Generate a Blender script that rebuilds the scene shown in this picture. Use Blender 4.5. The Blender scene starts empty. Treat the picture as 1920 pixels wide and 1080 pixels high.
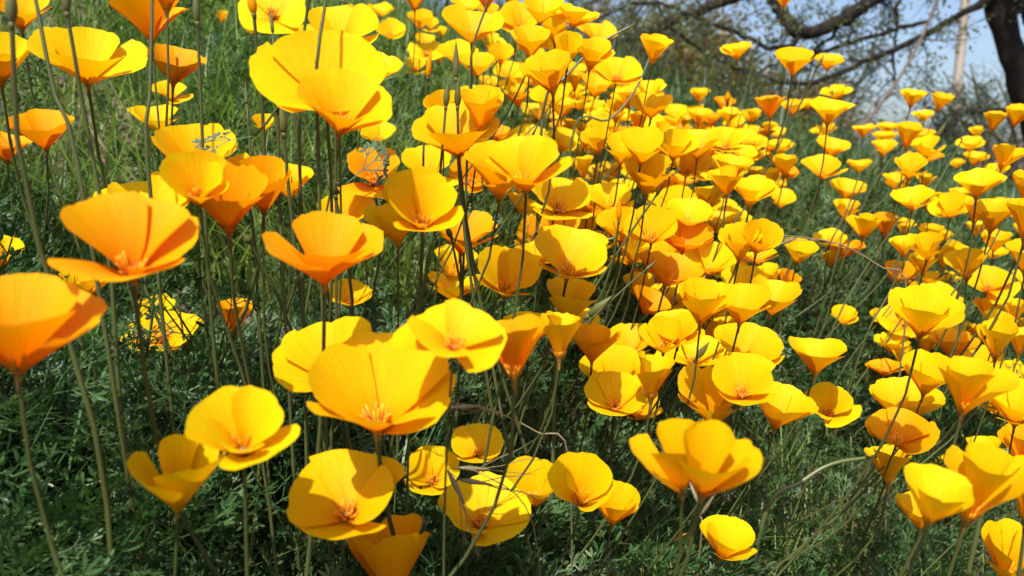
import bpy, math, numpy as np
from mathutils import Vector, Matrix
R = math.radians
sc = bpy.context.scene
# ---------------------------------------------------------------- camera
PITCH = math.atan(240 / 1400)
cam_d = bpy.data.cameras.new('camera'); cam = bpy.data.objects.new('camera', cam_d); sc.collection.objects.link(cam)
cam.location = (0, 0, .38); cam.rotation_euler = (math.pi / 2 - PITCH, 0, 0)
cam_d.sensor_width = 36; cam_d.lens = 36 * 1400 / 1920; cam_d.clip_start = .01; cam_d.clip_end = 3000
cam_d.dof.use_dof = True; cam_d.dof.focus_distance = .46; cam_d.dof.aperture_fstop = 11
sc.camera = cam
# ---------------------------------------------------------------- sky, sun, exposure
SUN_EL, SUN_AZ = R(56), R(198)          # azimuth clockwise from +Y: behind the camera, a little to the left
world = bpy.data.worlds.new('World'); sc.world = world; world.use_nodes = True
wn = world.node_tree; bg = wn.nodes['Background']
sky = wn.nodes.new('ShaderNodeTexSky'); sky.sky_type = 'NISHITA'; sky.sun_disc = False
sky.sun_elevation = SUN_EL; sky.sun_rotation = SUN_AZ; sky.dust_density = 3.0; sky.air_density = .8
wn.links.new(sky.outputs[0], bg.inputs[0]); bg.inputs[1].default_value = .14
sun_d = bpy.data.lights.new('sun', 'SUN'); sun_d.energy = 5.0; sun_d.angle = R(.53); sun_d.color = (1, .95, .86)
sun = bpy.data.objects.new('sun', sun_d); sc.collection.objects.link(sun)
sd = Vector((math.sin(SUN_AZ) * math.cos(SUN_EL), math.cos(SUN_AZ) * math.cos(SUN_EL), math.sin(SUN_EL)))
sun.rotation_euler = sd.to_track_quat('Z', 'Y').to_euler(); sun.location = sd * 20
vs = sc.view_settings; vs.view_transform = 'Standard'; vs.look = 'None'; vs.gamma = 1; vs.exposure = .6
sc.cycles.max_bounces = 10; sc.cycles.transmission_bounces = 8; sc.cycles.diffuse_bounces = 6
# ---------------------------------------------------------------- materials
def nt(name):
    m = bpy.data.materials.new(name); m.use_nodes = True; t = m.node_tree; t.nodes.clear()
    o = t.nodes.new('ShaderNodeOutputMaterial'); return m, t, o
def N(t, kind, **kw):
    n = t.nodes.new(kind)
    for k, v in kw.items():
        if k in n.inputs: n.inputs[k].default_value = v
        else: setattr(n, k, v)
    return n
def ramp(t, fac, stops):
    n = t.nodes.new('ShaderNodeValToRGB'); e = n.color_ramp.elements
    while len(e) < len(stops): e.new(.5)
    for q, (p, c) in zip(e, stops): q.position = p; q.color = (*c, 1)
    t.links.new(fac, n.inputs[0]); return n
def leafy(name, stops, rough=.45, trans=.3, tcol=1.25, scale=9., spec=.5, detail=3):
    """matt two-sided plant tissue: noise-tinted reflection plus transmission"""
    m, t, o = nt(name)
    g = N(t, 'ShaderNodeNewGeometry'); no = N(t, 'ShaderNodeTexNoise', Scale=scale, Detail=detail)
    t.links.new(g.outputs['Position'], no.inputs['Vector'])
    mx = N(t, 'ShaderNodeMath', operation='MULTIPLY_ADD'); mx.inputs[1].default_value = .45
    t.links.new(g.outputs['Random Per Island'], mx.inputs[0])
    m2 = N(t, 'ShaderNodeMath', operation='MULTIPLY_ADD'); m2.inputs[1].default_value = .9; m2.inputs[2].default_value = -.17
    t.links.new(no.outputs[0], m2.inputs[0]); t.links.new(m2.outputs[0], mx.inputs[2])
    c = ramp(t, mx.outputs[0], stops)
    p = N(t, 'ShaderNodeBsdfPrincipled', Roughness=rough); p.inputs['Specular IOR Level'].default_value = spec
    t.links.new(c.outputs[0], p.inputs['Base Color'])
    if trans:
        b = N(t, 'ShaderNodeBsdfTranslucent'); gm = N(t, 'ShaderNodeMix', data_type='RGBA', blend_type='MULTIPLY'); gm.inputs[0].default_value = 1
        t.links.new(c.outputs[0], gm.inputs[6]); gm.inputs[7].default_value = (tcol, tcol * 1.05, tcol * .6, 1)
        t.links.new(gm.outputs[2], b.inputs[0])
        x = N(t, 'ShaderNodeMixShader'); x.inputs[0].default_value = trans
        t.links.new(p.outputs[0], x.inputs[1]); t.links.new(b.outputs[0], x.inputs[2]); t.links.new(x.outputs[0], o.inputs[0])
    else: t.links.new(p.outputs[0], o.inputs[0])
    return m
def petal_mat(name, base, mid, tip):
    m, t, o = nt(name)
    uv = N(t, 'ShaderNodeUVMap'); sp = N(t, 'ShaderNodeSeparateXYZ'); t.links.new(uv.outputs[0], sp.inputs[0])
    mp = N(t, 'ShaderNodeMapping'); mp.inputs['Scale'].default_value = (38, 1.6, 1); t.links.new(uv.outputs[0], mp.inputs[0])
    vein = N(t, 'ShaderNodeTexNoise', Scale=1., Detail=4., Roughness=.6); t.links.new(mp.outputs[0], vein.inputs['Vector'])
    oi = N(t, 'ShaderNodeObjectInfo')
    blot = N(t, 'ShaderNodeTexNoise', Scale=2.2, Detail=2.); t.links.new(uv.outputs[0], blot.inputs['Vector'])
    # pigment along the petal: orange claw to yellow rim, shifted by vein and blotch
    a = N(t, 'ShaderNodeMath', operation='MULTIPLY_ADD'); a.inputs[1].default_value = .34; t.links.new(vein.outputs[0], a.inputs[0]); t.links.new(sp.outputs[1], a.inputs[2])
    b = N(t, 'ShaderNodeMath', operation='MULTIPLY_ADD'); b.inputs[1].default_value = .3; t.links.new(blot.outputs[0], b.inputs[0]); t.links.new(a.outputs[0], b.inputs[2])
    c0 = N(t, 'ShaderNodeMath', operation='MULTIPLY_ADD'); c0.inputs[1].default_value = .12; t.links.new(oi.outputs['Random'], c0.inputs[0]); t.links.new(b.outputs[0], c0.inputs[2])
    c = N(t, 'ShaderNodeMath', operation='SUBTRACT'); c.inputs[1].default_value = .36; t.links.new(c0.outputs[0], c.inputs[0])
    col = ramp(t, c.outputs[0], [(.02, base), (.42, mid), (.98, tip)])
    mp2 = N(t, 'ShaderNodeMapping'); mp2.inputs['Scale'].default_value = (95, 1.1, 1); t.links.new(uv.outputs[0], mp2.inputs[0])
    fine = N(t, 'ShaderNodeTexNoise', Scale=1., Detail=3., Roughness=.65); t.links.new(mp2.outputs[0], fine.inputs['Vector'])
    streak = ramp(t, fine.outputs[0], [(.3, (.90, .81, .66)), (.6, (1, 1, 1))])
    cm = N(t, 'ShaderNodeMix', data_type='RGBA', blend_type='MULTIPLY'); cm.inputs[0].default_value = 1; t.links.new(col.outputs[0], cm.inputs[6]); t.links.new(streak.outputs[0], cm.inputs[7])
    bu = N(t, 'ShaderNodeBump', Strength=.5, Distance=.0008); t.links.new(vein.outputs[0], bu.inputs['Height'])
    p = N(t, 'ShaderNodeBsdfPrincipled', Roughness=.5); p.inputs['Specular IOR Level'].default_value = .1; p.inputs['Sheen Weight'].default_value = .0
    t.links.new(cm.outputs[2], p.inputs['Base Color']); t.links.new(bu.outputs[0], p.inputs['Normal'])
    g = N(t, 'ShaderNodeMix', data_type='RGBA', blend_type='MULTIPLY'); g.inputs[0].default_value = 1; g.inputs[7].default_value = (.92, .70, .35, 1); t.links.new(cm.outputs[2], g.inputs[6])
    tr = N(t, 'ShaderNodeBsdfTranslucent'); t.links.new(g.outputs[2], tr.inputs[0]); t.links.new(bu.outputs[0], tr.inputs[1])
    x = N(t, 'ShaderNodeMixShader'); x.inputs[0].default_value = .42
    t.links.new(p.outputs[0], x.inputs[1]); t.links.new(tr.outputs[0], x.inputs[2]); t.links.new(x.outputs[0], o.inputs[0])
    return m
PET = {'y': petal_mat('petal_yellow', (.86, .40, .002), (.88, .56, .003), (.89, .66, .004)),
       'g': petal_mat('petal_golden', (.85, .32, .001), (.87, .485, .002), (.88, .60, .003)),
       'o': petal_mat('petal_orange', (.82, .20, .001), (.85, .325, .002), (.86, .44, .002))}  # own orange of some blooms; in others it paints in the shade
M_STEM = leafy('stem_olive', [(0, (.035, .022, .008)), (.45, (.055, .062, .017)), (1, (.10, .14, .045))], .5, .12, 1.2, 14, .25) 
M_RECEPT = leafy('receptacle', [(0, (.25, .10, .02)), (.6, (.30, .17, .035)), (1, (.22, .20, .06))], .45, .15, 1.2, 200)
M_STAMEN = leafy('stamen', [(0, (.70, .20, .004)), (.5, (.88, .40, .01)), (1, (.92, .52, .03))], .5, .2, 1, 300)
M_STIGMA = leafy('stigma', [(0, (.10, .012, .006)), (1, (.28, .05, .008))], .5, 0, 1, 300)
M_BUD = leafy('bud_green', [(0, (.055, .055, .016)), (.5, (.09, .10, .03)), (1, (.15, .13, .05))], .5, .1, 1, 120, .25)
M_FERN = leafy('poppy_foliage', [(0, (.007, .026, .007)), (.4, (.026, .070, .018)), (.8, (.095, .17, .06)), (1, (.20, .25, .09))], .42, .3, 1.35, 11, .35)
M_LEAF = leafy('leaf_glaucous', [(0, (.045, .09, .045)), (1, (.09, .145, .08))], .5, .2, 1.2, 30, .25)
M_GRASS = leafy('grass_blades', [(0, (.06, .115, .022)), (.5, (.16, .24, .055)), (1, (.30, .36, .13))], .45, .34, 1.4, 3, .3)
M_BANK = leafy('bank_grass', [(0, (.025, .05, .022)), (.55, (.05, .09, .035)), (1, (.12, .16, .08))], .45, .3, 1.3, 1.5)
M_OAT = leafy('oat_straw', [(0, (.13, .11, .05)), (1, (.28, .235, .13))], .4, .25, 1.1, 80)
M_PALE = leafy('stem_pale', [(0, (.06, .075, .022)), (1, (.13, .15, .055))], .4, .1, 1.1, 60)
M_WITHER = leafy('withered_petal', [(0, (.45, .10, .01)), (1, (.80, .24, .01))], .6, .4, 1, 100)
M_BARK = leafy('bark_dark', [(0, (.007, .005, .004)), (.5, (.016, .012, .010)), (1, (.036, .028, .023))], .85, 0, 1, 14, .2, 8)
M_DEADW = leafy('dead_wood', [(0, (.07, .055, .045)), (1, (.15, .125, .10))], .8, 0, 1, 10, .2, 6)
M_TWIG = leafy('twig', [(0, (.03, .024, .018)), (1, (.07, .06, .045))], .8, 0, 1, 4, .2)
M_TLEAF = leafy('mesquite_leaf', [(0, (.05, .07, .02)), (.5, (.09, .12, .035)), (1, (.17, .20, .06))], .5, .4, 1.4, 1.2)
M_OLIVE = leafy('olive_brown_leaf', [(0, (.06, .06, .015)), (.5, (.15, .115, .03)), (1, (.27, .19, .05))], .5, .4, 1.3, .9)
M_SHRUB = leafy('grey_green_leaf', [(0, (.03, .05, .022)), (.5, (.055, .085, .04)), (1, (.11, .145, .075))], .5, .35, 1.2, .9)
M_STONE = leafy('gravel', [(0, (.12, .085, .065)), (.5, (.22, .16, .12)), (1, (.36, .30, .25))], .85, 0, 1, 30, .2)
def soil_mat():
    m, t, o = nt('soil'); g = N(t, 'ShaderNodeNewGeometry'); a = N(t, 'ShaderNodeTexNoise', Scale=60., Detail=8., Roughness=.7); b = N(t, 'ShaderNodeTexNoise', Scale=1.3, Detail=3.)
    t.links.new(g.outputs['Position'], a.inputs['Vector']); t.links.new(g.outputs['Position'], b.inputs['Vector'])
    k = N(t, 'ShaderNodeMath', operation='MULTIPLY_ADD'); k.inputs[1].default_value = .5; t.links.new(b.outputs[0], k.inputs[0]); t.links.new(a.outputs[0], k.inputs[2])
    c = ramp(t, k.outputs[0], [(.45, (.05, .036, .026)), (.75, (.12, .083, .06)), (1, (.2, .15, .115))])
    p = N(t, 'ShaderNodeBsdfPrincipled', Roughness=.95); bu = N(t, 'ShaderNodeBump', Strength=.7, Distance=.01)
    t.links.new(a.outputs[0], bu.inputs['Height']); t.links.new(bu.outputs[0], p.inputs['Normal']); t.links.new(c.outputs[0], p.inputs['Base Color']); t.links.new(p.outputs[0], o.inputs[0]); return m
M_SOIL = soil_mat()
def pole_mat():
    m, t, o = nt('pole_wood'); g = N(t, 'ShaderNodeTexCoord'); mp = N(t, 'ShaderNodeMapping'); mp.inputs['Scale'].default_value = (30, 30, 1.2); t.links.new(g.outputs['Object'], mp.inputs[0])
    a = N(t, 'ShaderNodeTexNoise', Scale=1., Detail=6.); t.links.new(mp.outputs[0], a.inputs['Vector']); c = ramp(t, a.outputs[0], [(.3, (.20, .165, .135)), (.7, (.38, .33, .28))])
    p = N(t, 'ShaderNodeBsdfPrincipled', Roughness=.85); t.links.new(c.outputs[0], p.inputs['Base Color']); t.links.new(p.outputs[0], o.inputs[0]); return m
M_POLE = pole_mat()
# ---------------------------------------------------------------- helpers
col = sc.collection
def mesh(name, V, F, mat, parent=None, uv=None, smooth=True, **tags):
    """V (n,3) array, F (m,3|4) int array -> one mesh object"""
    V = np.asarray(V, np.float32).reshape(-1, 3); F = np.asarray(F, np.int32); k = F.shape[1]
    me = bpy.data.meshes.new(name); me.vertices.add(len(V)); me.vertices.foreach_set('co', V.ravel())
    me.loops.add(F.size); me.loops.foreach_set('vertex_index', F.ravel()); me.polygons.add(len(F))
    me.polygons.foreach_set('loop_start', np.arange(0, F.size, k, dtype=np.int32))
    me.update(calc_edges=True)
    if smooth: me.polygons.foreach_set('use_smooth', np.ones(len(F), bool))
    if uv is not None:
        l = me.uv_layers.new(name='UVMap'); l.data.foreach_set('uv', np.asarray(uv, np.float32)[F.ravel()].ravel())
    me.materials.append(mat); ob = bpy.data.objects.new(name, me); col.objects.link(ob)
    if parent: ob.parent = parent
    for a, b in tags.items(): ob[a] = b
    return ob
def thing(name, loc, label, cat, group=None):
    e = bpy.data.objects.new(name, None); e.empty_display_size = .01; e.location = loc; col.objects.link(e)
    e['label'] = label; e['category'] = cat
    if group: e['group'] = group
    return e
def unit(v): v = np.asarray(v, float); return v / (np.linalg.norm(v) + 1e-12)
def frame(a):
    a = unit(a); x = unit(np.cross([.3, .9, .1], a)); return np.stack([x, np.cross(a, x), a], 1)
def tube(P, rad, sides=6, cap=True):
    P = np.asarray(P, float); n = len(P); rad = np.broadcast_to(rad, n); T = np.gradient(P, axis=0); V = []; u = unit(np.cross(T[0], [.31, .95, .07]))
    for i in range(n):
        t = unit(T[i]); u = unit(u - t * (u @ t)); w = np.cross(t, u); a = np.arange(sides) * 2 * math.pi / sides
        V.append(P[i] + rad[i] * (np.cos(a)[:, None] * u + np.sin(a)[:, None] * w))
    V = np.concatenate(V); F = []
    for i in range(n - 1):
        for j in range(sides):
            k = (j + 1) % sides; F.append((i * sides + j, i * sides + k, (i + 1) * sides + k, (i + 1) * sides + j))
    if cap:
        V = np.concatenate([V, P[:1], P[-1:]]); a, b = len(V) - 2, len(V) - 1
        for j in range(sides):
            k = (j + 1) % sides; F.append((k, j, a, a)); F.append(((n - 1) * sides + j, (n - 1) * sides + k, b, b))
        F = [(f[0], f[1], f[2]) if f[2] == f[3] else f for f in F]
        F = [t for f in F for t in ((f,) if len(f) == 3 else ((f[0], f[1], f[2]), (f[0], f[2], f[3])))]
    return V, np.array(F)
def smooth_curve(P, n):
    """Catmull-Rom through points, columns beyond xyz are interpolated too"""
    P = np.asarray(P, float); Q = np.concatenate([2 * P[:1] - P[1:2], P, 2 * P[-1:] - P[-2:-1]]); out = []
    for s in np.linspace(0, len(P) - 1 - 1e-6, n):
        i = int(s); t = s - i; a, b, c, d = Q[i:i + 4]
        out.append(.5 * (2 * b + (c - a) * t + (2 * a - 5 * b + 4 * c - d) * t * t + (3 * b - a - 3 * c + d) * t ** 3))
    return np.array(out)
def join(parts):
    V = []; F = []; o = 0
    for v, f in parts: V.append(v); F.append(np.asarray(f) + o); o += len(v)
    return np.concatenate(V), np.concatenate(F)
def scatter(V, F, pos, rot, scl):
    """copies of one template: pos (n,3), rot (n,3,3), scl (n,)"""
    n = len(pos); W = np.einsum('nij,kj->nki', rot * scl[:, None, None], V) + pos[:, None, :]
    return W.reshape(-1, 3), (F[None] + (np.arange(n) * len(V))[:, None, None]).reshape(-1, F.shape[1])
def rots(rng, n, tilt):
    a = rng.uniform(0, 2 * math.pi, n); b = rng.normal(0, tilt, n); c = rng.normal(0, tilt, n)
    z = np.zeros(n); o = np.ones(n)
    Rz = np.stack([np.cos(a), -np.sin(a), z, np.sin(a), np.cos(a), z, z, z, o], 1).reshape(n, 3, 3)
    Rx = np.stack([o, z, z, z, np.cos(b), -np.sin(b), z, np.sin(b), np.cos(b)], 1).reshape(n, 3, 3)
    Ry = np.stack([np.cos(c), z, np.sin(c), z, o, z, -np.sin(c), z, np.cos(c)], 1).reshape(n, 3, 3)
    return Rz @ Rx @ Ry
# ---------------------------------------------------------------- ground
def ground(X, Y):
    X = np.asarray(X, float); Y = np.asarray(Y, float)
    Yc = np.where(Y < 2.2, Y, 2.2 + .9 * np.tanh((Y - 2.2) / 1.5))
    return .27 * Yc - 1.8 * np.tanh(X / 6) + .012 * np.sin(3.1 * X + 1) * np.cos(2.7 * Y) + .008 * np.sin(9 * X + 4 * Y) - .10 * np.exp(-((Y - .42) / .3) ** 2)
def sheet():
    g = np.concatenate([np.linspace(0, 4, 90), 4 + np.geomspace(.06, 1200, 50)]); xs = np.concatenate([-g[::-1], g[1:]]); ys = np.concatenate([-g[:60:1][::-1], g[1:]])
    X, Y = np.meshgrid(xs, ys); nx, ny = len(xs), len(ys)
    rng = np.random.default_rng(1); near = np.clip(1.5 - np.hypot(X, Y) / 8, 0, 1)
    Z = ground(X, np.maximum(Y, -3)) + near * rng.normal(0, .003, X.shape)
    V = np.stack([X, Y, Z], -1).reshape(-1, 3); i = (np.arange(ny - 1)[:, None] * nx + np.arange(nx - 1)).ravel()
    return V, np.stack([i, i + 1, i + nx + 1, i + nx], 1)
mesh('ground', *sheet(), M_SOIL, kind='structure')
def flower_petals(L, open_deg, seed, n=8, lay=None):
    """four petals in the flower's own frame (axis +Z, base at origin)"""
    rng = np.random.default_rng(seed); out = []
    az0 = rng.uniform(0, 90); flare = rng.uniform(-16, 10); floppy = rng.integers(0, 4) if rng.random() < .45 else -1
    for i in range(4):
        outer = i % 2
        th0 = open_deg + rng.normal(0, 4) + (3 if outer else -3) + (rng.uniform(8, 20) if i == floppy else 0)
        if lay: th0 = open_deg + .5 * (lay[i][1] - sum(q[1] for q in lay) / 4) + (2 if outer else -2)
        th0 = min(max(th0, 16), 100); fl = flare + rng.normal(0, 5)
        Lp = L * rng.uniform(.93, 1.05); az = math.radians(az0 + 90 * i + rng.normal(0, 5))
        if lay: az = math.radians(lay[i][0])
        wd = max(.62, 1.12 * math.sin(math.radians(th0))) * rng.uniform(.96, 1.08)
        k = rng.uniform(.98, 1.2); am = rng.uniform(.012, .04); om = rng.uniform(2.5, 5); ph = rng.uniform(0, 6.3)
        eb = rng.uniform(-.02, .12); ph2, ph3 = rng.uniform(0, 6.3, 2); rnd = rng.uniform(.26, .36)
        nick = rng.uniform(-.8, .8); nd = rng.uniform(.01, .07); fr = rng.uniform(.003, .012); ph4 = rng.uniform(0, 6.3); om4 = rng.uniform(9, 14)
        m = 40; uu = np.linspace(0, 1, m + 1); th = np.radians(th0 + fl * (uu - .5) - 14 * (1 - uu) ** 3)
        st, ct = np.sin(th), np.cos(th)
        R = np.concatenate([[0], np.cumsum((st[1:] + st[:-1]) / 2 / m)]); Z = np.concatenate([[0], np.cumsum((ct[1:] + ct[:-1]) / 2 / m)])
        v = np.linspace(-1, 1, n + 1); u = np.linspace(0, 1, n + 1) ** .85
        U, V = np.meshgrid(u, v, indexing='ij')
        ue = 1 - rnd * np.abs(V) ** 2.3 + .012 * np.sin(9 * V + ph2) + .008 * np.sin(21 * V + ph3) - nd * np.exp(-((V - nick) / .09) ** 2)
        Ue = .03 + .97 * U * ue
        r = np.interp(Ue, uu, R) + .035; z = np.interp(Ue, uu, Z); t = np.interp(Ue, uu, th)
        s = V * wd * Ue ** .72
        rho = k * r / np.maximum(np.cos(t), .25); b = np.clip(s / rho, -1.25, 1.25)
        lat = rho * np.sin(b); inn = rho * (1 - np.cos(b)) + am * Ue ** 3 * np.sin(om * V + ph) + fr * Ue ** 5 * np.sin(om4 * V + ph4) - eb * np.abs(V) ** 3 * Ue ** 2 + (.012 if not outer else -.004)
        rr = r - np.cos(t) * inn; zz = z + np.sin(t) * inn
        ca, sa = math.cos(az), math.sin(az)
        P = np.stack([(rr * ca - lat * sa), (rr * sa + lat * ca), zz], -1).reshape(-1, 3) * Lp
        uv = np.stack([V * .5 + .5, Ue], -1).reshape(-1, 2)
        out.append((P, uv))
    return out

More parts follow.
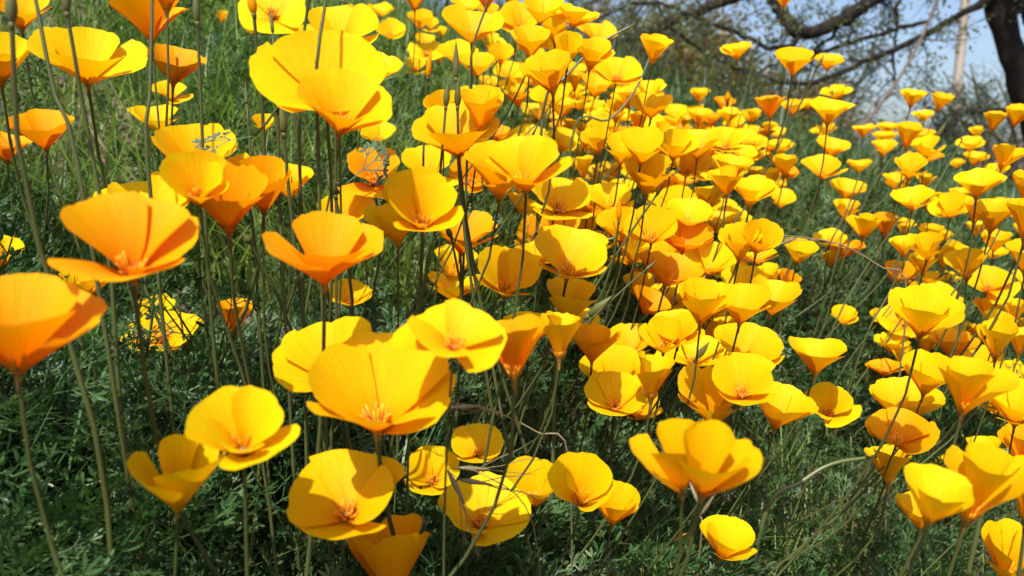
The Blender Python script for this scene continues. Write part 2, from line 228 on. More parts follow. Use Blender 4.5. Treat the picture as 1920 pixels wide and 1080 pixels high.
POPPIES = [
(-0.1475,0.2156,0.3171, 0.167,-0.132,0.977, 0.0299,42,0,'o','huge orange deep-cupped poppy on a short stem with a round shadow on its petal',[(110,40),(40,68),(320,50),(222,50)]),
(-0.1256,0.2446,0.3409, 0.125,-0.373,0.919, 0.0281,50,13,'o','large orange poppy with a drooping front petal and long stamens',[(170,42),(98,45),(303,84),(23,64)]),
(-0.2159,0.3923,0.4175, 0.245,-0.447,0.861, 0.0306,50,23,'y','wide open yellow poppy on a straight brown stem before bare gravelly ground',[(139,50),(34,72),(319,50),(229,56)]),
(-0.2858,0.4314,0.4212, 0.296,-0.444,0.846, 0.0297,34,35,'y','yellow poppy touching the wide open yellow one before the gravelly ground',None),
(-0.3275,0.5212,0.4653, 0.291,-0.463,0.837, 0.0282,38,40,'g','golden poppy behind a thick green bud before the gravelly ground',None),
(-0.2295,0.4957,0.4537, 0.009,-0.020,1.000, 0.0315,42,53,'o','orange poppy seen from below on a thick dark stem over the grass',None),
(-0.2028,0.4597,0.4649, -0.021,0.047,0.999, 0.0252,34,63,'o','orange poppy overlapping another seen from below, thin stem over the grass',None),
(-0.2362,0.5369,0.4312, 0.307,-0.383,0.871, 0.0297,42,71,'o','shaded orange cup poppy between two tall stems above grass',None),
(-0.3223,0.7268,0.4355, 0.212,-0.479,0.852, 0.0195,54,82,'g','',None),
(-0.3083,0.6630,0.4045, 0.192,-0.408,0.892, 0.0270,46,92,'y','small yellow poppy crossed by dark leaf tips under a shaded orange cup',None),
(-0.3086,0.5033,0.3862, 0.188,-0.303,0.934, 0.0289,38,103,'o','orange poppy on a green stem below a wide yellow bloom',None),
(-0.3984,0.5976,0.3773, 0.179,-0.268,0.947, 0.0251,42,112,'o','dull orange poppy half behind another orange one and dark stems',None),
(-0.1627,0.3879,0.3669, 0.285,-0.462,0.840, 0.0323,42,124,'g','golden poppy with a feathery leaf lying across it',None),
(-0.1287,0.3089,0.3618, 0.264,-0.625,0.734, 0.0216,38,135,'g','shaded golden cup poppy with curled stamens in front of a larger bloom',None),
(-0.1891,0.3948,0.3471, 0.210,-0.428,0.879, 0.0274,50,144,'y','yellow poppy whose back rises behind the large drooping-petalled orange one',None),
(-0.1264,0.3330,0.3475, 0.180,-0.473,0.863, 0.0334,30,151,'o','orange poppy tucked behind a shaded golden cup, its stamens lit',None),
(-0.1230,0.3707,0.3543, 0.158,-0.478,0.864, 0.0288,26,163,'o','orange poppy hidden behind a bunch of upright stems',None),
(-0.1550,0.5240,0.3520, 0.130,-0.442,0.888, 0.0253,38,172,'g','',None),
(-0.2401,0.7356,0.4054, 0.176,-0.539,0.823, 0.0198,34,180,'y','',None),
(-0.0855,0.3525,0.4061, 0.117,-0.690,0.714, 0.0332,58,190,'y','very broad golden-yellow poppy with spread petals on tall brown stems',[(229,72),(131,55),(54,62),(309,62)]),
(-0.0731,0.3226,0.3907, 0.208,-0.529,0.823, 0.0262,46,201,'g','golden poppy held in front of the very broad one',[(302,56),(32,64),(122,50),(212,46)]),
(-0.1081,0.5722,0.4329, 0.302,-0.382,0.873, 0.0307,46,211,'g','golden poppy leaning out from behind the very broad one',None),
(-0.1088,0.5003,0.4511, 0.140,-0.646,0.751, 0.0285,54,221,'y','yellow poppy crossed by two dark stems behind the very broad bloom',None),
(-0.2132,0.6971,0.5045, 0.232,-0.755,0.613, 0.0302,70,235,'y','yellow poppy with visible stamens held above the very broad bloom',None),
(-0.2347,1.3954,0.6320, 0.092,-0.546,0.833, 0.0286,54,240,'y','',None),
(-0.1984,0.7716,0.4896, 0.152,-0.591,0.792, 0.0249,62,254,'y','',None),
(-0.1401,0.7895,0.3973, 0.108,-0.608,0.787, 0.0256,46,260,'y','',None),
(-0.0299,0.4264,0.3815, -0.032,-0.430,0.902, 0.0302,50,272,'g','golden-orange poppy with wavy rim beneath upright dark buds',[(114,50),(24,60),(294,50),(204,60)]),
(-0.0464,0.5161,0.4008, 0.057,-0.650,0.758, 0.0271,30,281,'g','',None),
(-0.0319,0.6139,0.4708, 0.091,-0.551,0.829, 0.0309,54,295,'g','golden cup poppy beside a pointed dark bud',None),
(-0.0249,0.7613,0.5244, -0.002,0.058,0.998, 0.0272,46,303,'o','',None),
(-0.0066,0.3991,0.3593, 0.007,-0.533,0.846, 0.0322,38,310,'g','golden poppy pressed against the left of a broad ruffled one',None),
(0.0068,0.3684,0.3644, -0.011,-0.495,0.869, 0.0270,46,321,'g','broad golden poppy with tall rounded back petals touching two others',None),
(0.0338,0.5731,0.3403, 0.151,-0.602,0.784, 0.0307,54,331,'g','golden poppy leaning away under the broad one with rounded back petals',None),
(-0.0408,0.3387,0.3485, 0.080,-0.678,0.730, 0.0268,42,341,'g','golden poppy facing outward with a dark red centre',None),
(-0.1244,0.5705,0.3310, 0.117,-0.545,0.830, 0.0266,54,354,'g','amber shaded poppy between a feathery leaf and a deep orange bloom',None),
(-0.0614,0.4001,0.3342, 0.061,-0.373,0.926, 0.0245,30,361,'g','golden cup poppy under the bloom with a dark red centre',None),
(-0.1073,0.5848,0.3605, 0.114,-0.606,0.787, 0.0296,42,371,'o','orange poppy partly covered by a grey-green feathery leaf',None),
(-0.0730,0.6571,0.3631, 0.059,-0.548,0.834, 0.0295,50,385,'y','bright yellow poppy behind the bloom with a dark red centre',None),
(-0.0372,0.6901,0.3578, 0.040,-0.730,0.682, 0.0250,54,391,'o','',None),
(-0.0737,0.2899,0.3316, 0.136,-0.277,0.951, 0.0304,46,400,'o','deep orange shaded poppy, broad and pointed at both rims',[(117,42),(242,64),(22,68),(312,48)]),
(-0.0350,0.5047,0.3170, 0.147,-0.310,0.939, 0.0307,46,414,'o','dull orange poppy beside a small yellow one with a dark centre',None),
(-0.0502,0.6305,0.2794, 0.045,-0.590,0.806, 0.0286,34,421,'y','small yellow poppy with a dark centre facing outward',None),
(-0.0043,0.4369,0.2995, 0.154,-0.569,0.808, 0.0314,42,431,'g','golden poppy leaning over long slanting stems',None),
(0.0299,0.4044,0.3159, 0.079,-0.464,0.883, 0.0281,50,441,'g','golden poppy with a curved green stem arching across it',None),
(0.0311,0.4117,0.2887, 0.076,-0.238,0.968, 0.0280,38,453,'y','yellow cup poppy with a shaded folded front petal',None),
(0.1044,0.5588,0.3181, -0.108,-0.581,0.807, 0.0274,46,465,'g','shaded amber poppy on a slanting stem with stamens showing',None),
(0.1399,0.6093,0.3047, 0.015,-0.361,0.932, 0.0299,50,471,'o','dark orange poppy behind the shaded amber one',None),
(0.1174,0.5652,0.2843, 0.198,-0.294,0.935, 0.0303,54,485,'o','deep orange poppy leaning away under a dark orange one',None),
(0.1419,0.6670,0.2864, 0.065,-0.630,0.774, 0.0242,50,491,'g','',None),
(-0.0213,0.2620,0.3119, 0.145,-0.456,0.878, 0.0190,62,505,'g','large golden poppy with a spreading front petal, one petal lifted',None),
(-0.0784,0.3227,0.2812, -0.071,-0.471,0.879, 0.0293,50,513,'y','large yellow poppy half covered by a still larger bloom',[(212,72),(140,52),(50,55),(310,60)]),
(-0.0526,0.2789,0.2745, 0.070,-0.388,0.919, 0.0386,46,522,'g','the largest golden poppy with a dark shadow line rising from its centre',[(188,52),(92,52),(290,58),(12,66)]),
(-0.0640,0.2711,0.2421, 0.083,-0.355,0.931, 0.0251,54,532,'g','golden poppy with a star of long stamens, half in shade',None),
(-0.0904,0.2387,0.2816, 0.240,-0.520,0.820, 0.0246,34,542,'y','yellow poppy facing the sun with dark red stigma and four round petals',None),
(-0.1223,0.2556,0.2533, 0.235,-0.244,0.941, 0.0317,26,552,'y','yellow poppy with a flat front petal below a rounder yellow one',[(164,48),(69,56),(249,88),(339,58)]),
(-0.0505,0.2883,0.1965, -0.040,0.224,0.974, 0.0348,30,562,'o','deep orange shaded poppy below the star-stamened bloom',None),
(-0.0495,0.4394,0.1797, 0.058,-0.507,0.860, 0.0252,50,573,'y','small yellow poppy behind oat awns with a red centre',None),
(-0.0204,0.4078,0.2119, 0.020,-0.415,0.910, 0.0180,54,582,'y','small yellow cup poppy half in shade beside oat awns',None),
(-0.0166,0.3567,0.1940, 0.086,-0.338,0.937, 0.0266,54,590,'y','yellow poppy with a notched petal and flat lip beside feathery leaves',None),
(0.0134,0.3977,0.1856, -0.013,-0.434,0.901, 0.0282,34,601,'y','small yellow poppy tucked behind a rounder neighbour',None),
(0.0342,0.3509,0.2095, -0.006,-0.588,0.809, 0.0283,30,613,'y','round flat yellow poppy with short stamens',None),
(0.0541,0.3788,0.1835, 0.072,-0.351,0.933, 0.0266,26,625,'g','shaded golden poppy peeking from beneath the round flat one',None),
(0.0631,0.2612,0.2577, -0.141,-0.254,0.957, 0.0296,26,631,'g','golden poppy half behind a taller open one with a dark curved line',[(119,42),(29,48),(289,60),(204,80)]),
(0.0649,0.2405,0.2659, -0.011,-0.393,0.919, 0.0294,26,645,'g','tall open golden poppy with a dark curved line across its petal',[(98,46),(356,76),(288,68),(176,40)]),
(0.1130,0.3744,0.1663, 0.115,-0.318,0.941, 0.0243,38,650,'y','lone yellow poppy low above the dark grass',None),
(0.0637,0.4414,0.2272, -0.064,-0.440,0.896, 0.0250,50,661,'y','flat yellow poppy with a dark centre in front of a shaded one',[(171,62),(86,48),(1,66),(271,62)]),
(0.0908,0.5242,0.1925, -0.007,-0.539,0.842, 0.0286,34,674,'y','small yellow poppy tucked behind the flat one with a dark centre',None),
(0.0683,0.4810,0.2261, -0.048,-0.343,0.938, 0.0318,42,683,'g','golden poppy with a leaf shadow behind the flat yellow one',None),
(0.1158,0.4109,0.2269, -0.096,-0.340,0.936, 0.0393,26,690,'g','golden deep cup poppy with folded front petals',None),
(0.1218,0.3815,0.2552, -0.050,-0.481,0.875, 0.0236,50,702,'g','golden poppy standing over the deep cup one',None),
(0.1536,0.4766,0.2455, 0.025,-0.450,0.893, 0.0292,50,715,'g','golden poppy with a frilled tall back petal',None),
(0.0945,0.4534,0.2613, -0.104,-0.504,0.858, 0.0246,34,720,'y','yellow poppy with a dark star centre in a tight cluster',None),
(0.1068,0.4682,0.2623, -0.116,-0.511,0.852, 0.0242,42,731,'g','',None),
(0.1735,0.6553,0.2127, -0.099,-0.380,0.919, 0.0265,38,740,'g','',None),
(0.1299,0.5222,0.2327, 0.021,-0.291,0.956, 0.0271,58,755,'y','',None),
(0.0800,0.4135,0.2423, -0.019,-0.099,0.995, 0.0285,26,762,'g','',None),
(0.2084,0.4980,0.2333, 0.033,-0.170,0.985, 0.0289,42,772,'g','golden cup poppy standing alone before green grass',None),
(0.1587,0.4308,0.2194, 0.049,-0.216,0.975, 0.0276,38,780,'g','golden poppy with spreading lip beside a round yellow one',None),
(0.2293,0.5184,0.1961, -0.161,-0.524,0.836, 0.0248,50,794,'y','round yellow poppy on an upright brown stem with a red centre',None),
(0.2111,0.3770,0.2893, -0.133,-0.354,0.926, 0.0273,38,803,'y','broad bright yellow cup poppy crossed by thin dark stems',[(77,55),(352,70),(257,48),(165,58)]),
(0.4277,0.7512,0.2262, -0.153,-0.487,0.860, 0.0308,50,813,'y','bright yellow poppy rising behind the broad cup',None),
(0.3604,0.6902,0.1987, -0.062,-0.118,0.991, 0.0207,46,821,'y','small funnel-shaped yellow poppy below the broad cup',None),
(0.4881,0.7567,0.2464, -0.227,-0.450,0.864, 0.0268,58,833,'g','golden bowl poppy standing clear above orange ones',None),
(0.2573,0.4493,0.2351, -0.091,-0.381,0.920, 0.0283,34,841,'y','yellow poppy overlapped by a big cup with a folded petal',None),
(0.1977,0.3142,0.2695, -0.027,-0.159,0.987, 0.0264,30,851,'g','big golden cup poppy with a folded front petal on a thick stem',[(74,40),(342,74),(254,46),(166,46)]),
(0.4252,0.6639,0.1850, -0.246,-0.384,0.890, 0.0300,50,862,'y','bright yellow poppy behind the big folded cup',None),
(0.2594,0.4791,0.2047, -0.148,-0.268,0.952, 0.0324,38,875,'g','golden poppy with a stamen shadow above a shaded orange one',None),
(0.2351,0.4342,0.2081, -0.149,-0.379,0.913, 0.0228,54,882,'o','shaded orange poppy with a burst of bright stamens',None),
(0.2498,0.4666,0.1668, 0.021,0.039,0.999, 0.0278,26,890,'g','',None),
(0.1530,0.2567,0.2476, 0.057,-0.292,0.955, 0.0208,34,900,'y','yellow poppy leaning on a brown stem with a long flat front petal',None),
(0.2699,0.4615,0.1387, -0.113,-0.193,0.975, 0.0254,38,915,'g','',None),
(0.1814,0.2786,0.2364, 0.032,-0.268,0.963, 0.0334,26,923,'g','big golden poppy with pleated petals crossed by a curved stem',None),
(0.2436,0.3407,0.1745, -0.078,-0.326,0.942, 0.0299,26,933,'g','golden poppy with radiating stamens low under the pleated one',None),
(0.2212,0.2999,0.2261, -0.161,-0.216,0.963, 0.0288,26,941,'g','golden poppy crowding the pleated one from behind',None),
(0.2899,0.4114,0.2289, -0.225,-0.316,0.922, 0.0269,38,953,'y','yellow poppy touching the big folded cup on its downhill side',None),
(0.3846,0.5772,0.1377, -0.083,-0.124,0.989, 0.0213,38,965,'y','',None),
(0.3349,0.4627,0.1802, -0.145,-0.200,0.969, 0.0306,34,972,'o','orange-gold shaded poppy between the pleated bloom and a bright yellow one',None),
(-0.2354,0.4889,0.2586, 0.164,-0.341,0.926, 0.0251,70,984,'g','flat golden poppy low among dark stems, half in shade',None),
(-0.3050,0.6313,0.2469, 0.205,-0.422,0.883, 0.0193,50,991,'y','small yellow poppy just above a flat golden one in the dark leaves',None),
(-0.3596,0.5218,0.3040, 0.293,-0.427,0.855, 0.0230,26,1005,'y','small yellow poppy behind dark leaves above the huge deep-cupped one',None),
(-0.2846,0.4917,0.2885, 0.121,-0.209,0.970, 0.0222,46,1010,'g','',None),
(-0.1948,0.5088,0.2562, 0.053,-0.141,0.989, 0.0284,26,1022,'o','',None),
(-0.1253,0.5660,0.2700, 0.103,-0.461,0.881, 0.0199,54,1032,'g','',None),
(-0.0467,0.5881,0.2681, 0.003,-0.042,0.999, 0.0299,50,1043,'g','',None),
(0.0009,0.2854,0.2931, -0.032,-0.168,0.985, 0.0268,26,1050,'o','deep orange poppy in shade with one lit petal among slanting stems',None),
(0.0110,0.5028,0.2501, -0.004,-0.191,0.982, 0.0286,38,1061,'g','',None),
(0.0235,0.3601,0.2813, -0.001,-0.012,1.000, 0.0243,26,1073,'g','',None),
(0.0493,0.4479,0.2566, -0.026,-0.227,0.974, 0.0252,38,1084,'o','',None),
(0.0952,0.5723,0.2268, -0.057,-0.345,0.937, 0.0267,46,1091,'g','',None),
(0.1188,0.6833,0.2514, -0.066,-0.378,0.924, 0.0254,38,1103,'g','',None),
(0.1534,0.6961,0.2446, -0.114,-0.514,0.850, 0.0246,66,1115,'y','',None),
(0.0999,0.3877,0.2933, -0.086,-0.324,0.942, 0.0264,30,1124,'g','',None),
(0.1368,0.4395,0.2822, -0.009,-0.332,0.943, 0.0267,42,1130,'g','',None),
(0.1863,0.5261,0.2702, 0.022,-0.308,0.951, 0.0287,38,1142,'g','',None),
(0.2041,0.6557,0.2604, -0.146,-0.466,0.873, 0.0272,46,1153,'y','',None),
(0.2669,0.7686,0.2494, -0.084,-0.241,0.967, 0.0247,30,1161,'y','',None),
(0.2779,0.7566,0.2475, 0.145,-0.594,0.791, 0.0245,26,1175,'o','small round orange poppy standing at the edge of the drift',None),
(0.2397,0.6240,0.2933, -0.041,-0.432,0.901, 0.0243,38,1185,'y','yellow poppy at the edge of the drift before open green grass',None),
(0.3871,0.8965,0.2524, -0.130,-0.301,0.945, 0.0192,38,1192,'y','',None),
(0.3927,0.8734,0.2670, -0.042,-0.094,0.995, 0.0265,54,1205,'o','',None),
(0.3715,0.8689,0.2827, -0.212,-0.496,0.842, 0.0190,58,1211,'y','',None),
(0.3521,0.7472,0.3012, -0.002,-0.239,0.971, 0.0273,30,1221,'g','',None),
(0.3917,0.8800,0.3092, -0.020,-0.286,0.958, 0.0272,34,1230,'g','',None),
(0.4100,0.9240,0.3314, 0.023,-0.350,0.937, 0.0288,50,1245,'g','heart-shaped golden poppy standing alone over dark green grass',None),
(0.5517,1.2015,0.3592, -0.098,-0.213,0.972, 0.0258,50,1255,'g','',None),
(0.3328,0.8106,0.3594, -0.063,-0.474,0.878, 0.0278,50,1263,'g','',None),
(0.3726,0.8897,0.3827, 0.010,-0.462,0.887, 0.0267,50,1271,'g','',None),
(0.2997,0.7258,0.4118, -0.153,-0.365,0.918, 0.0284,38,1283,'y','crisp yellow funnel poppy rising before the branches',None),
(0.2851,0.8453,0.4248, -0.141,-0.203,0.969, 0.0282,34,1293,'o','orange cup poppy beside the crisp yellow funnel one',None),
(0.4438,1.2118,0.4506, -0.122,-0.332,0.936, 0.0255,46,1300,'g','',None),
(0.6568,1.7039,0.4881, -0.133,-0.347,0.928, 0.0286,38,1310,'g','',None),
(0.4742,1.1257,0.4660, -0.137,-0.324,0.936, 0.0255,50,1321,'y','',None),
(0.5462,1.3348,0.4188, -0.111,-0.272,0.956, 0.0275,42,1330,'g','',None),
(0.5727,1.2419,0.4151, -0.129,-0.280,0.951, 0.0263,46,1343,'g','',None),
(0.7052,1.4338,0.4267, -0.152,-0.308,0.939, 0.0268,42,1353,'g','',None),
(0.5935,1.2157,0.4025, -0.072,-0.148,0.986, 0.0272,46,1361,'g','',None),
(0.4893,1.0008,0.3848, -0.157,-0.319,0.935, 0.0246,42,1373,'g','',None),
(0.4162,0.8030,0.3907, -0.018,-0.256,0.966, 0.0284,30,1383,'g','',None),
(0.7573,1.4027,0.4102, -0.159,-0.294,0.942, 0.0285,46,1392,'g','',None),
(0.4844,0.8882,0.3799, -0.186,-0.340,0.922, 0.0282,38,1402,'y','',None),
(0.5972,1.1020,0.3722, -0.157,-0.289,0.944, 0.0287,58,1410,'o','',None),
(0.4164,0.7933,0.3599, -0.146,-0.411,0.900, 0.0274,38,1421,'g','',None),
(0.4951,0.9689,0.3392, -0.129,-0.253,0.959, 0.0283,38,1430,'g','',None),
(0.6282,1.1488,0.3355, -0.051,-0.299,0.953, 0.0263,30,1441,'g','',None),
(0.5270,1.0144,0.4471, -0.031,-0.350,0.936, 0.0259,34,1452,'y','small yellow poppy on a tall thin stem beside the leaning golden one before the pole',None),
(0.6234,1.1246,0.4501, 0.161,-0.397,0.904, 0.0283,30,1461,'g','small golden poppy leaning on its thin stem before the wooden pole',None),
(0.8051,1.4940,0.4534, -0.161,-0.299,0.940, 0.0267,50,1475,'y','',None),
(0.5930,0.9426,0.4143, -0.009,-0.208,0.978, 0.0270,30,1484,'g','',None),
(0.6073,0.9232,0.4194, -0.046,-0.314,0.948, 0.0273,34,1494,'g','',None),
(1.0345,1.6977,0.4285, -0.159,-0.261,0.952, 0.0265,38,1504,'y','',None),
(0.7841,1.2998,0.3943, -0.185,-0.308,0.933, 0.0273,50,1512,'y','',None),
(0.8181,1.3421,0.3698, -0.059,-0.289,0.955, 0.0283,46,1522,'g','',None),
(1.1007,1.8700,0.3601, -0.172,-0.292,0.941, 0.0242,42,1532,'g','',None),
(0.4867,0.7529,0.3702, -0.050,-0.261,0.964, 0.0267,26,1541,'g','',None),
(0.8478,1.3243,0.3487, -0.197,-0.306,0.932, 0.0269,38,1555,'y','',None),
(0.3561,0.5763,0.3505, -0.202,-0.325,0.924, 0.0246,42,1563,'y','broad yellow poppy with ruffled rim before the shrubs under the trunk',None),
(0.3718,0.5406,0.3472, -0.160,-0.232,0.959, 0.0279,26,1575,'g','',None),
(0.4059,0.7597,0.3288, -0.188,-0.351,0.917, 0.0265,50,1583,'y','',None),
(0.4757,0.8117,0.3174, -0.290,-0.496,0.818, 0.0280,46,1594,'y','',None),
(0.4655,0.8357,0.3210, -0.087,-0.155,0.984, 0.0264,26,1601,'g','',None),
(0.6126,1.0247,0.3193, -0.122,-0.203,0.972, 0.0261,38,1611,'g','',None),
(0.4418,0.7142,0.3187, -0.116,-0.186,0.976, 0.0243,26,1625,'o','',None),
(0.3771,0.5882,0.3230, -0.155,-0.355,0.922, 0.0272,38,1630,'g','golden cup poppy with one pinched rim below the ruffled yellow one',None),
(0.3287,0.4777,0.3286, -0.160,-0.232,0.959, 0.0290,26,1642,'g','',None),
(0.4983,0.7687,0.2859, -0.103,-0.158,0.982, 0.0246,34,1651,'g','',None),
(0.3688,0.5311,0.2979, -0.157,-0.226,0.961, 0.0264,26,1663,'g','',None),
(0.3733,0.7044,0.2870, -0.146,-0.277,0.950, 0.0246,38,1674,'y','',None),
(0.3809,0.6805,0.2890, -0.185,-0.332,0.925, 0.0261,26,1682,'g','',None),
(0.5182,0.9247,0.2789, -0.112,-0.199,0.973, 0.0254,34,1694,'g','',None),
(0.6640,1.1468,0.2536, -0.147,-0.253,0.956, 0.0205,34,1703,'y','',None),
(0.4046,0.8077,0.2970, -0.106,-0.211,0.972, 0.0272,26,1714,'o','',None),
(0.5652,1.0790,0.2733, 0.007,-0.270,0.963, 0.0249,38,1721,'y','',None),
(0.4364,0.7851,0.2596, -0.060,-0.109,0.992, 0.0251,38,1734,'g','',None),
(0.4895,0.8392,0.2577, -0.169,-0.290,0.942, 0.0267,26,1744,'g','',None),
(0.3688,0.5979,0.2831, -0.172,-0.281,0.944, 0.0268,30,1752,'g','',None),
(0.4721,0.8673,0.2361, -0.069,-0.127,0.990, 0.0203,30,1761,'g','',None),
(0.4784,0.8461,0.2354, -0.087,-0.153,0.984, 0.0194,42,1770,'y','',None),
(0.4854,0.7445,0.2160, -0.061,-0.094,0.994, 0.0279,30,1782,'g','',None),
(0.4011,0.6051,0.2308, -0.116,-0.284,0.952, 0.0275,26,1790,'y','',None),
(0.3240,0.4857,0.2474, -0.140,-0.209,0.968, 0.0277,26,1800,'y','',None),
(0.4488,0.6541,0.2331, -0.083,-0.121,0.989, 0.0258,26,1811,'g','',None),
(0.3910,0.6848,0.1975, -0.032,-0.057,0.998, 0.0216,26,1821,'g','',None),
(0.3995,0.6593,0.2021, -0.073,-0.119,0.990, 0.0285,50,1834,'o','',None),
(0.4448,0.6362,0.2108, -0.067,-0.095,0.993, 0.0258,30,1842,'g','',None),
(0.3313,0.7333,0.2177, -0.082,-0.502,0.861, 0.0191,42,1855,'y','lone small yellow poppy low in open green foliage',None),
(0.3270,0.6331,0.1931, -0.063,-0.122,0.991, 0.0175,58,1863,'o','',None),
(0.3641,0.6749,0.1892, -0.056,-0.104,0.993, 0.0208,26,1873,'y','',None),
(0.1148,0.6365,0.4577, 0.107,-0.493,0.863, 0.0256,34,1881,'y','yellow poppy of two stacked petals before the dark limb',None),
(0.2701,0.9286,0.4976, -0.084,-0.409,0.909, 0.0251,46,1892,'g','golden funnel poppy alone on a thin stem before the twigs',None),
(0.2688,0.7406,0.4602, -0.087,-0.430,0.898, 0.0269,42,1905,'g','golden funnel poppy on a tall stem beside a green bud',None),
(0.4700,1.1533,0.5108, -0.059,-0.407,0.911, 0.0287,42,1914,'g','flat-topped golden poppy behind a green bud near the branch',None),
(0.4006,1.1554,0.6005, -0.040,-0.326,0.944, 0.0256,42,1924,'g','golden poppy tip hanging over the thick forked limb',None),
(0.3016,1.2378,0.4708, -0.019,-0.358,0.934, 0.0260,38,1932,'g','',None),
(0.2533,1.0411,0.4262, 0.011,-0.374,0.928, 0.0278,42,1941,'g','',None),
(0.3532,1.3563,0.4369, -0.090,-0.345,0.934, 0.0262,34,1952,'o','',None),
(0.3153,1.1159,0.4326, 0.059,-0.289,0.956, 0.0251,42,1963,'y','',None),
(0.4314,1.3814,0.4447, 0.093,-0.371,0.924, 0.0287,34,1970,'g','',None),
(0.2971,1.3964,0.4535, -0.035,-0.586,0.810, 0.0285,50,1985,'y','',None),
(0.2866,1.3669,0.4347, -0.070,-0.331,0.941, 0.0260,38,1995,'g','',None),
(0.1329,0.8702,0.4382, -0.184,-0.327,0.927, 0.0266,38,2002,'g','',None),
(0.1440,0.8115,0.4400, 0.016,-0.463,0.886, 0.0274,42,2012,'y','',None),
(0.1195,0.6591,0.4151, 0.010,-0.478,0.878, 0.0244,50,2023,'g','',None),
(0.1196,0.8847,0.4224, -0.004,-0.498,0.867, 0.0288,30,2034,'y','',None),
(0.1432,0.8655,0.4087, -0.047,-0.283,0.958, 0.0262,26,2045,'o','',None),
(0.1119,0.9626,0.4059, -0.126,-0.582,0.803, 0.0271,38,2053,'y','',None),
(0.0807,0.7130,0.3853, -0.061,-0.549,0.834, 0.0276,34,2062,'y','',None),
(0.0887,0.6211,0.3752, -0.009,-0.486,0.874, 0.0271,30,2074,'y','',None),
(0.0838,0.4946,0.3770, 0.002,-0.524,0.852, 0.0244,34,2081,'y','',None),
(0.1403,0.6603,0.3799, -0.037,-0.581,0.813, 0.0262,42,2093,'y','',None),
(0.1600,0.6955,0.3646, -0.034,-0.534,0.845, 0.0281,50,2101,'g','',None),
(0.2578,0.9735,0.3636, -0.099,-0.674,0.732, 0.0276,54,2110,'y','',None),
(0.1654,0.6777,0.3813, -0.079,-0.319,0.945, 0.0281,46,2120,'g','',None),
(0.2370,0.8408,0.3910, -0.111,-0.601,0.792, 0.0260,54,2131,'y','',None),
(0.2517,0.9570,0.3838, -0.074,-0.282,0.957, 0.0251,38,2145,'g','',None),
(0.0887,0.4983,0.3571, -0.028,-0.487,0.873, 0.0276,34,2154,'g','',None),
(0.1988,0.6947,0.3604, 0.075,-0.334,0.939, 0.0274,46,2161,'g','',None),
(0.1944,0.6148,0.3413, -0.075,-0.432,0.899, 0.0272,38,2171,'y','',None),
(0.1661,0.5815,0.3522, -0.069,-0.241,0.968, 0.0248,30,2185,'g','',None),
(0.2002,1.0343,0.3634, -0.077,-0.395,0.915, 0.0254,54,2192,'y','',None),
(0.3444,1.0728,0.3755, -0.065,-0.203,0.977, 0.0245,42,2202,'g','',None),
(0.4228,1.3450,0.4143, 0.023,-0.365,0.931, 0.0266,42,2212,'g','',None),
(0.5234,1.5780,0.4199, -0.117,-0.353,0.928, 0.0256,34,2221,'g','',None),
(0.5919,1.7418,0.4408, -0.132,-0.390,0.911, 0.0254,34,2231,'g','',None),
(0.4042,1.1463,0.3869, -0.119,-0.337,0.934, 0.0260,46,2245,'y','',None),
(0.3075,0.8528,0.3612, -0.092,-0.254,0.963, 0.0277,30,2254,'g','',None),
(0.3556,1.1008,0.3467, -0.079,-0.246,0.966, 0.0252,34,2260,'g','',None),
(0.3044,0.8844,0.3463, -0.093,-0.272,0.958, 0.0268,26,2275,'g','',None),
(0.1676,0.7557,0.3268, -0.124,-0.562,0.818, 0.0275,46,2285,'y','',None),
(0.1473,0.6267,0.3252, -0.032,-0.509,0.860, 0.0245,50,2293,'y','',None),
(0.2315,0.8961,0.3198, -0.017,-0.433,0.901, 0.0236,38,2302,'g','',None),
(0.2597,0.9241,0.3102, -0.080,-0.503,0.861, 0.0238,50,2312,'y','',None),
(0.2047,0.7364,0.3063, -0.062,-0.223,0.973, 0.0253,42,2320,'g','',None),
(0.1500,0.4901,0.3140, -0.104,-0.524,0.845, 0.0266,30,2331,'y','',None),
(0.1591,0.4842,0.3198, -0.116,-0.648,0.753, 0.0249,34,2344,'g','',None),
(0.1578,0.5886,0.2884, -0.051,-0.420,0.906, 0.0267,46,2353,'y','',None),
(0.2662,0.8027,0.2687, -0.050,-0.151,0.987, 0.0236,58,2363,'g','',None),
(0.0858,0.6604,0.3343, 0.018,-0.525,0.851, 0.0285,50,2370,'y','',None),
(0.0635,0.7445,0.3060, -0.042,-0.517,0.855, 0.0242,54,2384,'y','',None),
(0.0853,0.5842,0.3144, -0.068,-0.481,0.874, 0.0288,30,2391,'g','',None),
(0.1055,0.6460,0.2890, -0.043,-0.261,0.964, 0.0285,38,2405,'y','',None),
(0.0772,0.6695,0.2901, -0.040,-0.332,0.942, 0.0286,26,2415,'y','',None),
(0.0177,0.5215,0.2988, -0.008,-0.217,0.976, 0.0252,30,2422,'g','',None),
(-0.0172,0.9222,0.4016, 0.008,-0.439,0.899, 0.0224,50,2431,'o','',None),
(0.0223,1.0149,0.4010, 0.047,-0.559,0.828, 0.0272,62,2441,'y','',None),
(0.0550,0.8656,0.3907, 0.030,-0.717,0.697, 0.0256,50,2453,'y','',None),
(0.0223,0.6261,0.4874, 0.140,-0.545,0.827, 0.0255,50,2462,'y','',None),
(0.0064,0.7508,0.5024, 0.107,-0.721,0.685, 0.0253,54,2474,'g','',None),
(0.0138,0.5887,0.4556, -0.014,-0.566,0.824, 0.0264,38,2485,'g','',None),
(0.0535,0.6826,0.4943, 0.102,-0.419,0.902, 0.0244,54,2493,'g','',None),
(0.0374,0.6816,0.4798, -0.032,-0.579,0.814, 0.0271,30,2503,'y','',None),
(0.1022,0.9467,0.5221, 0.177,-0.622,0.763, 0.0285,54,2514,'g','',None),
(0.0402,0.5645,0.4478, -0.051,-0.718,0.694, 0.0253,30,2521,'y','',None),
